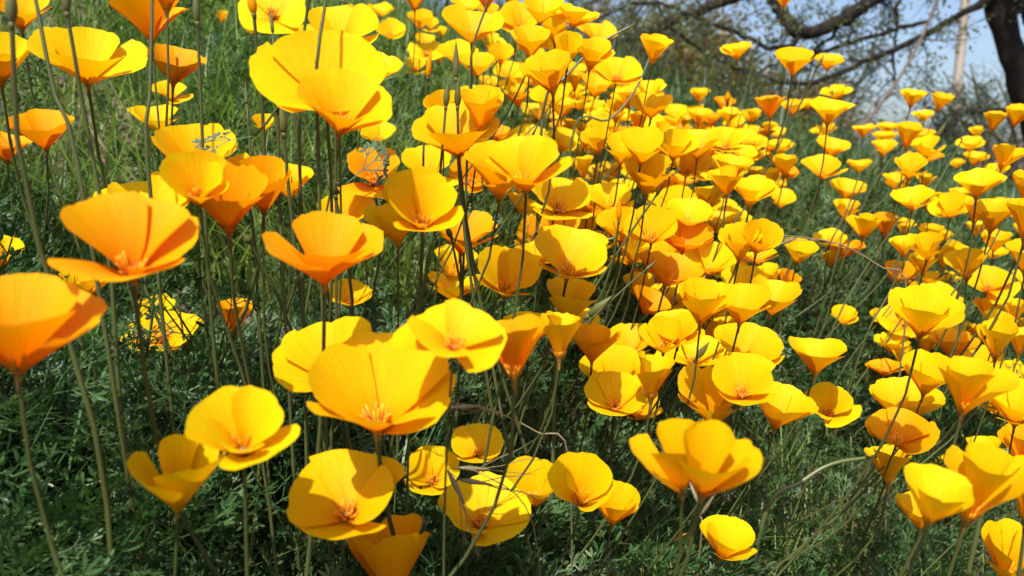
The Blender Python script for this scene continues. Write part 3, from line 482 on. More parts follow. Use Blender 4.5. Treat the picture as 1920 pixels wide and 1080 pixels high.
(0.0277,0.5215,0.4242, -0.149,-0.500,0.853, 0.0288,38,2530,'g','',None),
(0.0623,0.6227,0.4509, 0.096,-0.566,0.819, 0.0258,38,2543,'g','',None),
(0.0871,0.6474,0.4433, 0.090,-0.638,0.764, 0.0248,54,2553,'y','',None),
(0.0981,0.9117,0.4539, 0.159,-0.384,0.910, 0.0285,38,2565,'g','',None),
(0.0420,0.8329,0.4373, 0.022,-0.681,0.732, 0.0263,50,2572,'y','',None),
(0.0909,1.1627,0.4700, -0.040,-0.514,0.857, 0.0257,42,2580,'y','',None),
(0.0633,0.9416,0.4721, -0.032,-0.474,0.880, 0.0286,42,2594,'g','',None),
(0.0787,0.9643,0.4644, -0.025,-0.303,0.953, 0.0243,26,2602,'g','',None),
(-0.1294,1.0943,0.5605, 0.129,-0.548,0.827, 0.0277,42,2611,'g','',None),
(-0.1099,0.8835,0.5456, 0.057,-0.455,0.889, 0.0255,42,2624,'g','',None),
(-0.1717,1.6437,0.6500, 0.070,-0.687,0.723, 0.0261,42,2632,'y','',None),
(-0.1814,1.1576,0.5583, 0.110,-0.703,0.703, 0.0270,54,2640,'y','',None),
(-0.1505,1.6500,0.6325, 0.052,-0.573,0.818, 0.0270,34,2655,'y','',None),
(-0.1202,1.0896,0.5235, 0.067,-0.611,0.789, 0.0278,74,2665,'y','',None),
(-0.1637,1.4545,0.5915, 0.066,-0.593,0.802, 0.0239,54,2673,'g','',None),
(-0.0574,0.8069,0.4772, 0.039,-0.555,0.831, 0.0272,50,2681,'y','',None),
(-0.0338,0.7426,0.4590, 0.022,-0.483,0.875, 0.0253,46,2691,'g','',None),
(-0.0281,1.0159,0.5182, 0.107,-0.563,0.819, 0.0255,42,2701,'y','',None),
(-0.0131,0.8767,0.4859, 0.096,-0.663,0.742, 0.0252,34,2715,'y','',None),
(-0.0064,1.1000,0.4933, 0.092,-0.622,0.778, 0.0258,54,2722,'y','',None),
(-0.1488,1.1955,0.5145, 0.090,-0.724,0.684, 0.0227,50,2731,'y','',None),
(-0.1219,1.2901,0.5356, 0.037,-0.396,0.918, 0.0272,26,2740,'g','',None),
(-0.0398,1.2142,0.4871, 0.111,-0.397,0.911, 0.0255,46,2754,'g','',None),
(-0.0515,0.9870,0.4472, 0.023,-0.449,0.893, 0.0278,38,2760,'y','',None),
(-0.0566,0.9872,0.5596, 0.030,-0.514,0.857, 0.0271,50,2775,'y','',None),
(-0.0269,0.9520,0.5439, 0.015,-0.537,0.844, 0.0252,38,2784,'g','',None),
(0.0021,1.1574,0.6002, 0.000,-0.024,1.000, 0.0255,38,2794,'o','',None),
(-0.0176,0.4268,0.3954, 0.082,-0.432,0.898, 0.0255,30,2805,'g','',None),
(0.0569,0.8773,0.4277, -0.020,-0.307,0.952, 0.0270,42,2814,'g','',None),
(0.0720,1.0525,0.4107, -0.021,-0.314,0.949, 0.0262,42,2821,'o','',None),
(0.1314,1.2008,0.4454, -0.041,-0.369,0.929, 0.0285,42,2835,'g','',None),
(0.0797,0.8415,0.3591, -0.012,-0.130,0.991, 0.0260,26,2844,'g','',None),
(0.0083,1.0333,0.4491, -0.003,-0.415,0.910, 0.0248,30,2854,'o','',None),
(0.0139,1.1432,0.4782, -0.006,-0.463,0.886, 0.0286,34,2864,'g','',None),
(-0.3543,1.7051,0.6972, 0.133,-0.637,0.759, 0.0166,38,2870,'g','',None),
(-0.4269,1.1531,0.5790, 0.172,-0.463,0.869, 0.0188,30,2883,'g','',None),
]
BUDS = [
 (-0.0315,0.4376,0.4468, -0.0318,0.4382,0.4257, 0.00195,'dark pointed bud standing beside the golden cup poppy'),
 (-0.0343,0.4133,0.4236, -0.0358,0.4148,0.4084, 0.00186,'dark pointed bud just above the wavy-rimmed poppy'),
 (-0.0296,0.4236,0.4245, -0.0302,0.4251,0.4092, 0.00205,'plump dark bud beside the pointed one above the wavy-rimmed poppy'),
 (-0.0651,0.6238,0.4679, -0.0684,0.6262,0.4461, 0.00236,'pinkish-green bud on a thin stem below the broad yellow blooms'),
 (-0.1746,0.2745,0.4422, -0.1759,0.2745,0.4273, 0.00204,'thick green bud in front of the golden poppy by the gravelly ground'),
 (-0.1800,0.3167,0.4518, -0.1805,0.3175,0.4389, 0.00182,'thick green bud on a slim stem over gravelly ground'),
 (-0.1443,0.3585,0.4590, -0.1447,0.3591,0.4424, 0.00182,'slim green bud on a tall stem over the grass'),
 (-0.1270,0.3796,0.4636, -0.1257,0.3809,0.4501, 0.00219,'dark green bud beside the yellow poppy above the very broad bloom'),
 (-0.2268,0.4267,0.3835, -0.2394,0.4334,0.3973, 0.00180,'drooping tan-tipped bud beside a straight brown poppy stem'),
 (0.0794,0.5535,0.3537, 0.0794,0.5560,0.3354, 0.00216,'dark upright bud between yellow blooms of the drift'),
 (0.0704,0.4922,0.2920, 0.0519,0.4946,0.2762, 0.00357,'fat green bud lying along the slanting stems'),
 (0.1378,0.5062,0.2555, 0.1298,0.5093,0.2425, 0.00241,'green bud beside the frilled golden poppy'),
 (-0.0994,0.4050,0.3749, -0.0958,0.4067,0.3612, 0.00243,'dark bud beside the feathery grey-green leaf'),
 (-0.1299,0.4317,0.4125, -0.1297,0.4329,0.3949, 0.00270,'dark green bud among the upright stems under the very broad bloom'),
 (-0.1060,0.3969,0.3279, -0.1169,0.3985,0.3134, 0.00214,'green bud below the deep orange poppy'),
 (0.1281,0.5116,0.1090, 0.1174,0.5153,0.0984, 0.00236,'green bud low in the grass near the lone yellow poppy'),
 (0.1091,0.8179,0.4166, 0.1050,0.8229,0.3982, 0.00286,'slim green bud beside a yellow drift poppy'),
 (0.3976,0.9866,0.5124, 0.3907,0.9932,0.4948, 0.00271,'green bud beside two golden funnel poppies before the branch'),
 (0.5239,0.9209,0.4256, 0.5168,0.9269,0.4069, 0.00289,'green bud before the shrubs below the leaning golden poppy'),
 (0.2962,1.1397,0.5178, 0.2952,1.1473,0.4973, 0.00236,'tiny bud on a thin stem before the dark grass bank'),
 (0.3471,1.2362,0.4890, 0.3497,1.2458,0.4739, 0.00557,'closed yellow bud above the dark grass bank'),
 (-0.0402,0.4500,0.3420, -0.0370,0.4532,0.3336, 0.00193,'small dark bud below the bloom with a dark red centre'),
 (0.0295,0.5384,0.2658, 0.0278,0.5418,0.2529, 0.00157,'small green bud among the slanting stems'),
 (-0.1299,0.3593,0.3453, -0.1273,0.3621,0.3403, 0.00180,'hooked brown bud behind upright stems'),
]
BARE_STEMS = [
 (-0.1924,0.3160,0.4476, -0.1736,0.3033,0.3737, 0.00129),
 (-0.0820,0.3476,0.4543, -0.0860,0.3374,0.3951, 0.00153),
 (-0.0977,0.3792,0.4611, -0.1029,0.3705,0.4104, 0.00154),
 (-0.1131,0.3705,0.4104, -0.1111,0.3583,0.3394, 0.00167),
 (-0.1400,0.4058,0.3800, -0.1377,0.3976,0.3321, 0.00171),
 (-0.1639,0.3569,0.4494, -0.1656,0.3441,0.3752, 0.00158),
 (-0.1143,0.5266,0.4926, -0.1179,0.5218,0.4645, 0.00161),
 (-0.0171,0.5248,0.4821, -0.0286,0.5139,0.4187, 0.00161),
 (0.0754,0.4789,0.3327, 0.0137,0.4627,0.2381, 0.00154),
 (0.0679,0.4916,0.2885, 0.0071,0.4795,0.2181, 0.00143),
 (0.3614,1.1453,0.5504, 0.3221,1.1160,0.3800, 0.00314),
 (0.3857,1.0327,0.4856, 0.3429,1.0110,0.3589, 0.00250),
 (0.3857,0.9262,0.4560, 0.3407,0.9023,0.3166, 0.00257),
 (0.4343,0.8175,0.4138, 0.3657,0.7991,0.3068, 0.00286),
 (0.4500,0.7637,0.3958, 0.3911,0.7456,0.2902, 0.00295),
 (0.4600,0.7001,0.3209, 0.4100,0.6882,0.2519, 0.00250),
 (0.3471,0.9196,0.4180, 0.2957,0.9001,0.3040, 0.00289),
 (0.3600,0.7001,0.3209, 0.3000,0.6832,0.2223, 0.00225),
 (0.3436,0.6454,0.2976, 0.3064,0.6328,0.2244, 0.00209),
 (0.3886,0.8117,0.3800, 0.3429,0.7904,0.2561, 0.00229),
 (0.3946,0.8593,0.3620, 0.3582,0.8450,0.2783, 0.00213),
]
STALKS = [
 ([(-0.0360,0.4030,0.2449),(-0.0180,0.4027,0.2434),(0.0000,0.4015,0.2366),(0.0150,0.4002,0.2286),(0.0315,0.3983,0.2180)], 1, 'wild oat stalk with tan spikelet arching over the dark grass'),
 ([(-0.0231,0.3390,0.2267),(-0.0309,0.3401,0.2330),(-0.0141,0.3396,0.2305),(0.0103,0.3355,0.2064)], 1, 'wild oat head with long awns lying across the small yellow poppies'),
 ([(0.1821,0.5990,0.3230),(0.2314,0.5983,0.3188),(0.2657,0.5972,0.3124),(0.2957,0.5943,0.2955),(0.3171,0.5910,0.2765)], 1, 'wild oat stalk slanting over open green foliage'),
 ([(0.1125,0.4132,0.1864),(0.1106,0.4111,0.1740),(0.1116,0.4092,0.1632)], 1, 'pale oat spikelet hanging beside the lone yellow poppy'),
 ([(0.1183,0.7527,0.5093),(0.0823,0.7492,0.4890),(0.0514,0.7440,0.4586),(0.0309,0.7392,0.4307)], 0, 'pale green stem slanting before the dark limb'),
 ([(0.1446,0.7809,0.4962),(0.1232,0.7727,0.4486),(0.0964,0.7677,0.4196),(0.0632,0.7666,0.4133)], 0, 'pale curved grass stem over the drift of blooms'),
 ([(0.2464,0.4738,0.1846),(0.2143,0.4729,0.1794),(0.1929,0.4708,0.1670),(0.1714,0.4681,0.1512)], 0, 'arching green stem under the shaded orange poppy'),
 ([(-0.2430,0.3942,0.1937),(-0.2355,0.3962,0.2055),(-0.2235,0.4000,0.2277),(-0.2190,0.4013,0.2351)], 0, 'pale broken stem slanting through dark leaves'),
 ([(0.2757,0.3766,0.2096),(0.2629,0.3757,0.2040),(0.2543,0.3747,0.1984),(0.2500,0.3728,0.1871)], 0, 'curved stem crossing the pleated golden poppy'),
 ([(0.0655,0.4686,0.3320),(0.0504,0.4679,0.3277),(0.0386,0.4669,0.3221),(0.0302,0.4655,0.3138)], 0, 'green stem curving across a golden poppy'),
]
STALK_R = [
 0.00090,
 0.00051,
 0.00129,
 0.00110,
 0.00180,
 0.00161,
 0.00214,
 0.00165,
 0.00157,
 0.00151,
]
TRUNK = [(3.592,6.060,2.588,0.1280), (3.592,5.966,2.036,0.1200), (3.648,5.884,1.563,0.1040), (3.752,5.817,1.168,0.0880), (3.864,5.756,0.814,0.0900), (3.960,5.705,0.518,0.0960), (4.100,5.641,0.143,0.1080), (4.200,5.574,-0.251,0.1280)]
L0 = [(3.607,5.845,1.630,0.0476), (3.457,5.774,1.511,0.0334), (3.190,5.650,1.380,0.0251), (2.926,5.526,1.249,0.0227), (2.648,5.406,1.138,0.0223), (2.430,5.289,1.051,0.0200), (2.211,5.223,0.960,0.0180), (1.954,5.160,0.890,0.0161), (1.714,5.166,0.922,0.0143), (1.511,5.177,0.989,0.0143), (1.311,5.192,1.073,0.0125), (1.132,5.214,1.200,0.0107), (1.054,5.227,1.278,0.0089), (0.964,5.254,1.436,0.0071)]
L1 = [(3.608,5.979,2.115,0.1000), (3.086,5.720,1.787,0.0656), (2.526,5.467,1.497,0.0501), (2.425,5.453,1.416,0.0483), (2.255,5.387,1.323,0.0478), (1.993,5.320,1.231,0.0455), (1.912,5.328,1.278,0.0474), (1.847,5.345,1.375,0.0455), (1.785,5.362,1.475,0.0437), (1.712,5.396,1.673,0.0364)]
L2 = [(3.608,6.006,2.272,0.0920), (3.119,6.292,2.166,0.0716), (2.614,6.469,2.012,0.0610), (2.126,6.537,1.820,0.0531), (1.771,6.515,1.689,0.0443), (1.594,6.502,1.615,0.0421), (1.329,6.487,1.528,0.0399), (1.107,6.468,1.414,0.0354), (0.797,6.450,1.310,0.0266), (0.531,6.433,1.209,0.0177)]
L3 = [(2.981,5.596,1.359,0.0153), (2.699,5.533,1.287,0.0151), (2.449,5.520,1.212,0.0151), (2.196,5.507,1.137,0.0133), (1.931,5.499,1.089,0.0095), (1.666,5.473,0.940,0.0076)]
L4 = [(1.967,5.322,1.242,0.0182), (1.875,5.203,1.137,0.0179), (1.714,5.200,1.119,0.0161), (1.571,5.212,1.190,0.0143), (1.429,5.223,1.253,0.0143), (1.214,5.236,1.330,0.0125), (1.000,5.249,1.408,0.0107), (0.786,5.248,1.401,0.0089), (0.571,5.233,1.313,0.0071)]
L5 = [(2.262,5.388,1.330,0.0147), (2.229,5.420,1.222,0.0130), (2.117,5.408,1.149,0.0111), (2.080,5.389,1.039,0.0074)]
L6 = [(3.496,5.786,1.580,0.0196), (2.907,5.786,1.580,0.0157), (2.880,5.844,1.326,0.0120), (2.860,5.803,1.090,0.0100), (2.880,5.770,0.893,0.0060)]
L7 = [(3.811,5.799,1.658,0.0393), (3.684,5.668,1.482,0.0309), (3.780,5.635,1.292,0.0270)]
DEAD = [(2.415,4.423,1.326,0.0090), (2.319,4.383,1.090,0.0090), (2.138,4.239,0.842,0.0088), (1.943,4.102,0.633,0.0086), (1.783,3.978,0.504,0.0084), (1.629,3.855,0.380,0.0081), (1.493,3.736,0.276,0.0079)]
SMALLTRUNK = [(5.036,7.695,0.882,0.0241), (4.768,7.693,0.866,0.0295), (4.477,7.587,0.838,0.0317), (4.302,7.466,0.729,0.0313), (4.063,7.344,0.608,0.0334), (3.986,7.314,0.431,0.0360), (3.960,7.270,0.177,0.0411), (3.950,7.201,-0.228,0.0463)]
POLE = (9.497,16.427,1.506,0.0971)

# ---------------------------------------------------------------- poppies
def quad_grid(n):
    i = (np.arange(n)[:, None] * (n + 1) + np.arange(n)).ravel(); return np.stack([i, i + 1, i + n + 2, i + n + 1], 1)
def stem_path(B, ax, seed, n=12):
    rng = np.random.default_rng(seed + 5); ht = B[2] - float(ground(B[0], B[1]))
    lean = (rng.uniform(.12, .55) if B[0] > -.02 else rng.normal(-.04, .12)) * ht + rng.normal(0, .012)
    rx = B[0] - lean; ry = B[1] + rng.normal(.01, .02); root = np.array([rx, ry, float(ground(rx, ry)) - .006])
    p1 = B - np.asarray(ax) * .28 * ht - np.array([0, 0, .12 * ht]); p2 = root + np.array([-.05 * lean + rng.normal(0, .01), rng.normal(0, .01), .4 * ht])
    t = np.linspace(0, 1, n)[:, None]; wv = np.sin(np.linspace(0, math.pi, n))[:, None] * np.sin(np.linspace(0, rng.uniform(4, 9), n) + rng.uniform(0, 6))[:, None] * rng.normal(0, .004, 3)
    return wv + (1 - t) ** 3 * B + 3 * t * (1 - t) ** 2 * p1 + 3 * t * t * (1 - t) * p2 + t ** 3 * root
ZONES = [  # (test on position, where it grows, group)
 (lambda x, y: x / y > .47 and y > .95, 'among far blooms before the pole and shrubs', 'far poppies before the pole'),
 (lambda x, y: x / y > .47, 'among slanting stems on the downhill side', 'poppies among slanting stems'),
 (lambda x, y: x / y > .30 and y > .7, 'scattered over dark grass before the bank', 'poppies scattered before the grass bank'),
 (lambda x, y: x / y > .10 and y > .62, 'packed into the bright drift below the bank', 'poppies packed in the drift'),
 (lambda x, y: x / y > .0 and y > .55, 'in the dense crest drift before the twigs', 'poppies at the crest'),
 (lambda x, y: x / y > -.01, 'half buried between larger blooms and slanting stems', 'poppies buried between larger blooms'),
 (lambda x, y: y > .62, 'in the sunny grass behind the very broad bloom', 'poppies in the grass behind'),
 (lambda x, y: True, 'half hidden behind upright stems and large orange blooms', 'poppies hidden behind the large ones')]
def poppy(i, row):
    x, y, z, ax, ay, az, L, op, seed, hue, label, lay = row
    B = np.array([x, y, z]); A = unit((ax, ay, az)); M = frame(A); rng = np.random.default_rng(seed + 1)
    P = stem_path(B, A, seed); root = P[-1]; apx = 2 * L * 1400 / y
    group = None
    if not label:
        for test, where, group in ZONES:
            if test(x, y): break
        face = -A @ unit(B - [0, 0, .38])
        label = 'small ' + {'y': 'bright yellow ', 'g': 'golden ', 'o': 'orange '}[hue] + ('open-faced ' if face > .3 else ('deep cup ' if op < 44 else 'funnel-shaped ')) + 'poppy ' + where
    e = thing('poppy', root, label, 'poppy', group)
    n = 16 if apx > 120 else (11 if apx > 60 else 8); F = quad_grid(n)
    for V, uv in flower_petals(L, op, seed, n, lay):
        W = V @ M.T + B - root
        if rng.random() < .0: continue
        mesh('petal', W, F, PET[hue], e, uv)
    rs = .00076 * (L / .028) * rng.uniform(.75, 1.2)
    mesh('stem', *tube(P - root, np.linspace(rs * .9, rs * 1.25, len(P)), 6, False), M_STEM, e)
    # funnel-shaped receptacle under the petals
    q = np.linspace(0, 1, 7); pp = P[0] + (q[:, None] - .62) * A * L * .34; rr = rs * 1.02 + (L * .085 - rs) * np.clip((q - .15) / .85, 0, 1) ** 1.8
    blend = np.clip(q / .6, 0, 1)[:, None]
    mesh('receptacle', *tube(pp - root, rr, 8), M_RECEPT, e)
    if apx > 42:
        parts = []; ns = 26 if apx > 90 else 12
        for k in range(ns):
            a = 2 * math.pi * (k + rng.uniform(-.3, .3)) / ns; sp = R(min(rng.uniform(12, 38), op * .7)); ln = L * rng.uniform(.22, .38)
            d = np.array([math.cos(a) * math.sin(sp), math.sin(a) * math.sin(sp), math.cos(sp)]); s0 = np.array([math.cos(a), math.sin(a), 0]) * L * .035
            up = np.array([0, 0, 1]); w = L * .011
            parts.append(tube([s0, s0 + d * ln * .35, s0 + d * ln * .42, s0 + d * ln * .8 + up * ln * .03, s0 + d * ln], [w * .6, w * .6, w * 1.7, w * 1.7, w * .5], 4))
        V, F2 = join(parts); mesh('stamens', V @ M.T + B - root, F2, M_STAMEN, e)
        parts = []
        for k in range(4):
            a = R(90 * k) + rng.uniform(-.4, .4); d = np.array([math.cos(a) * .55, math.sin(a) * .55, .8]); ln = L * rng.uniform(.2, .34)
            parts.append(tube([(0, 0, 0), d * ln * .5, d * ln], [L * .02, L * .014, L * .005], 4))
        parts.append(tube([(0, 0, -.01 * L), (0, 0, L * .1), (0, 0, L * .14)], [L * .05, L * .04, L * .01], 6))
        V, F2 = join(parts); mesh('stigma', V @ M.T + B - root, F2, M_STIGMA, e)
for i, row in enumerate(POPPIES): poppy(i, row)
# blooms of the drift beyond the countable ones
rng = np.random.default_rng(77); dv = []; df = []; du = []; dm = []; off = 0
for k in range(230):
    if k < 195: yy = rng.uniform(.62, 1.7); xx = yy * rng.uniform(.0, .36)
    else: yy = rng.uniform(.62, 1.3); xx = yy * rng.uniform(.5, .74)
    zz = float(ground(xx, yy)) + rng.uniform(.09, .20); B = np.array([xx, yy, zz]); A = unit([rng.normal(.15, .25), rng.normal(-.35, .25), 1]); M = frame(A); n = 6; L = rng.uniform(.021, .029)
    mi = int(rng.choice([0, 0, 1, 1, 2]))
    for V, uv in flower_petals(L, rng.uniform(36, 66), 9000 + k, n):
        F = quad_grid(n); dv.append(V @ M.T + B); df.append(F + off); du.append(uv); dm += [mi] * len(F); off += len(V)
    V, F = tube(stem_path(B, A, 9000 + k, 8), .0009, 5, False); dv.append(V); df.append(F + off); du.append(np.zeros((len(V), 2))); dm += [3] * len(F); off += len(V)
ob = mesh('poppy_drift', np.concatenate(dv), np.concatenate(df), PET['y'], None, np.concatenate(du), kind='stuff', label='low mass of further yellow poppies filling the drift', category='poppies')
for m in (PET['g'], PET['o'], M_STEM): ob.data.materials.append(m)
ob.data.polygons.foreach_set('material_index', np.array(dm, np.int32))
# ---------------------------------------------------------------- buds
for i, (tx, ty, tz, bx, by, bz, r, label) in enumerate(BUDS):
    T = np.array([tx, ty, tz]); B = np.array([bx, by, bz]); A = unit(T - B); S = stem_path(B, A, 900 + i) if A[2] > -.2 else stem_path(B, np.array([-.3, .2, .9]), 900 + i); root = S[-1]
    e = thing('poppy_bud', root, label, 'flower bud', 'unopened buds')
    q = np.linspace(0, 1, 11); prof = np.interp(q, [0, .08, .25, .45, .7, .9, 1], [.42, .7, 1, .95, .55, .2, .04])
    yel = 'yellow' in label
    bud = mesh('bud', *tube(B + q[:, None] * (T - B) - root, r * prof, 10), PET['y'] if yel else M_BUD, e)
    mesh('stem', *tube(S - root, np.linspace(r * .40, .0015, len(S)), 6, False), M_STEM, e)
    mesh('receptacle', *tube([B - A * r * 1.2 - root, B - A * r * .3 - root, B + A * r * .25 - root], [r * .4, r * .55, r * .5], 10), M_BUD, e)
# ---------------------------------------------------------------- bare stems
for i, (tx, ty, tz, bx, by, bz, r) in enumerate(BARE_STEMS):
    T = np.array([tx, ty, tz]); B = np.array([bx, by, bz]); rng = np.random.default_rng(300 + i)
    d = unit(T - B); gx, gy = B[0] - .18 * d[0] * .6, B[1] + rng.normal(0, .01); root = np.array([gx, gy, float(ground(gx, gy)) - .005]); r = min(r, .0009)
    C = smooth_curve([T + d * (.03 if T[1] < .55 else .004) + rng.normal(0, .002, 3), T, (T + B) / 2 + rng.normal(0, .003, 3), B, (B + root) / 2 + (B - root) * [.06, 0, 0], root], 18)
    lab, grp = ('bare olive stem among the upright stems behind the large orange blooms', 'upright bare stems') if tx < -.05 else (('thin bare stem slanting through the middle blooms', 'slanting bare stems') if ty < .55 else ('thin olive stem leaning over the far grass before the bank', 'far leaning stems'))
    e = thing('flower_stem', root, lab, 'stem', grp)
    mesh('stem', *tube(C - root, np.linspace(r * .75, r * 1.15, 18), 6), M_STEM, e)
    q = np.linspace(0, 1, 8); pod = C[0] + q[:, None] * (C[0] - C[1]) * 1.2
    mesh('seed_pod', *tube(pod - root, r * np.interp(q, [0, .12, .5, 1], [.8, 1.15, 1.0, .1]), 6), M_BUD, e)
# ---------------------------------------------------------------- arching stalks and wild oats
for i, ((pl, oat, label), r) in enumerate(zip(STALKS, STALK_R)):
    rng = np.random.default_rng(700 + i); pl = [np.array(p) for p in pl]
    low = pl[-1]; gx, gy = low[0] + .6 * (pl[-1] - pl[-2])[0], low[1] + .02; root = np.array([gx, gy, float(ground(gx, gy)) - .004])
    C = smooth_curve(pl + [low * .5 + root * .5 + [0, .004, 0], root], 26)
    e = thing('wild_oat' if oat else 'grass_stalk', root, label, 'grass')
    mesh('stalk', *tube(C - root, np.linspace(r * (.35 if oat else .6), r * (.7 if oat else 1), 26), 6), M_OAT if oat else M_PALE, e)
    if oat:
        for k in range(3):
            p0 = C[1 + k * 3]; d = unit(C[0] - C[3] + rng.normal(0, .004, 3)); d = unit(d + rng.normal(0, .25, 3)); ln = rng.uniform(.016, .024); q = np.linspace(0, 1, 7)
            sp = mesh('spikelet', *tube(p0 + q[:, None] * d * ln - root, .0016 * np.interp(q, [0, .3, .7, 1], [.3, 1, .6, .08]), 6), M_OAT, e)
            for s in range(3):
                a = unit(d + rng.normal(0, .22, 3)); b = p0 + d * ln * .6 - root
                mesh('awn', *tube([b, b + a * .012, b + a * .022 + rng.normal(0, .002, 3), b + a * .034], [.00028, .00024, .0002, .0001], 3), M_OAT, sp)
# ---------------------------------------------------------------- feathery leaves
def lobe(p, d, nrm, ln, w):
    d = unit(d); s = unit(np.cross(d, nrm)); n = np.cross(s, d)
    V = np.array([p, p + d * ln * .45 + s * w - n * w * .25, p + d * ln * .45 - s * w - n * w * .25, p + d * ln * .82 + s * w * .8, p + d * ln * .82 - s * w * .8, p + d * ln + n * w * .4, p + d * ln * .45 + n * w * .15])
    return V, np.array([(0, 1, 6), (0, 6, 2), (1, 3, 6), (6, 4, 2), (6, 3, 5), (6, 5, 4)])
def feather(rng, levels, size, w):
    """a thrice-divided poppy leaf growing along +X, tip curling; returns stalk and lobes"""
    st = []; lo = []
    def grow(p, d, n, ln, lev):
        e = p + d * ln; s = unit(np.cross(d, n)) * w * .42
        st.append((np.array([p + s, p - s, e - s, e + s]), np.array([(0, 1, 2), (0, 2, 3)])))
        for a in (-1, 0, 1):
            ang = a * rng.uniform(.5, .85) + rng.normal(0, .1); sd = np.cross(n, d)
            dd = unit(d * math.cos(ang) + sd * math.sin(ang) + n * rng.normal(.02, .14)); nn = unit(n - dd * (n @ dd))
            if lev == 0: lo.append(lobe(e, dd, nn, ln * rng.uniform(.75, 1.2), w))
            else: grow(e, dd, nn, ln * rng.uniform(.55, .75) * (1.1 if a == 0 else .9), lev - 1)
    grow(np.zeros(3), np.array([1., 0, 0]), np.array([0, 0, 1.]), size, levels)
    return join(st), lo
LEAVES = [((-.1389, .3668, .3889), .019, (.55, -.35, .75), (-.8, -.1, -.15), 'grey-green feathery leaf lying across a golden poppy'),
          ((-.0771, .4054, .3772), .021, (.1, -.7, .7), (.7, -.1, .55), 'grey-green feathery leaf spread before an orange poppy'),
          ((-.2157, .3836, .2505), .019, (.2, -.6, .8), (.5, .1, .8), 'upright feathery leaf rising from the dark foliage'),
          ((-.2129, .3766, .2096), .018, (-.1, -.5, .85), (.8, -.2, -.2), 'feathery leaf spread flat above the dark foliage'),
          ((-.0914, .3844, .2547), .016, (.3, -.6, .7), (-.5, 0, .7), 'feathery leaf under the largest golden poppy')]
for i, (p, s, n, d, label) in enumerate(LEAVES):
    rng = np.random.default_rng(40 + i); d = unit(d); n = unit(np.array(n) - d * (np.array(n) @ d)); Mx = np.stack([d, np.cross(n, d), n], 1)
    (sv, sf), lo = feather(rng, 2, s * .62, s * .05); p = np.array(p) - d * s * .8
    base = p - d * .01; gx, gy = p[0] - .25 * d[0] * .1, p[1] + .02; root = np.array([gx, gy, float(ground(gx, gy)) - .004])
    e = thing('poppy_leaf', root, label, 'leaf')
    C = smooth_curve([p + d * s * .05, p - d * .02, p * .5 + root * .5 + np.array([0, .01, 0]), root], 12)
    mesh('leaf_stalk', *tube(C - root, np.linspace(.0006, .0011, 12), 5), M_STEM, e)
    bl = mesh('blade', sv @ Mx.T + p - root, sf, M_LEAF, e)
    for v, f in lo: mesh('lobe', v @ Mx.T + p - root, f, M_LEAF, bl)
# ---------------------------------------------------------------- shrivelled petals caught in the leaves
for i, (x, y, dz) in enumerate([(.036, .459, .085), (.0696, .475, .07), (.2464, .4626, .05), (-.1665, .4056, .08), (.078, .47, .06), (.24, .475, .055)]):
    rng = np.random.default_rng(60 + i); n = 8
    V, uv = flower_petals(.02, 60, 500 + i, n)[0]; V = V - V.mean(0); V[:, 2] += .003 * np.sin(V[:, 0] * 700) + .002 * np.sin(V[:, 1] * 900)
    a = rng.uniform(0, 6.3); b = rng.uniform(.6, 1.5); Rm = np.array(Matrix.Rotation(a, 3, 'Z') @ Matrix.Rotation(b, 3, 'X'))
    mesh('fallen_petal', V @ Rm.T + [x, y, float(ground(x, y)) + dz], quad_grid(n), M_WITHER, None, uv, label='withered orange-red petal caught in the dark leaves under the blooms', category='petal', group='withered petals')
# ---------------------------------------------------------------- foliage, grass, gravel (uncountable)
rng = np.random.default_rng(11)
def spread(n, y0, y1, pw, wide=.95, margin=.25):
    Y = y0 + (y1 - y0) * rng.random(n) ** pw; X = (rng.random(n) * 2 - 1) * (Y * wide + margin); return X, Y
def bare(X, Y):
    """gravel scar on the upper left of the slope"""
    return (X / Y < -.5 + .05 * np.sin(9 * Y)) & (Y > .75) & (Y < 2.6)
FL = np.array([q[:3] for q in POPPIES])
def under_blooms(x, y, z, slack=.012, rad=.10):
    """leaves stay below the blooms that stand over them"""
    z = z.copy()
    for fx, fy, fz in FL:
        m = (x - fx) ** 2 + (y - fy) ** 2 < rad * rad; z[m] = np.minimum(z[m], np.maximum(fz - slack, ground(x[m], y[m]) + .005))
    return z
tmpl = []
for k in range(6):
    (sv, sf), lo = feather(rng, 2, .016, .0009); tmpl.append(join([(sv, sf)] + lo))
parts = []
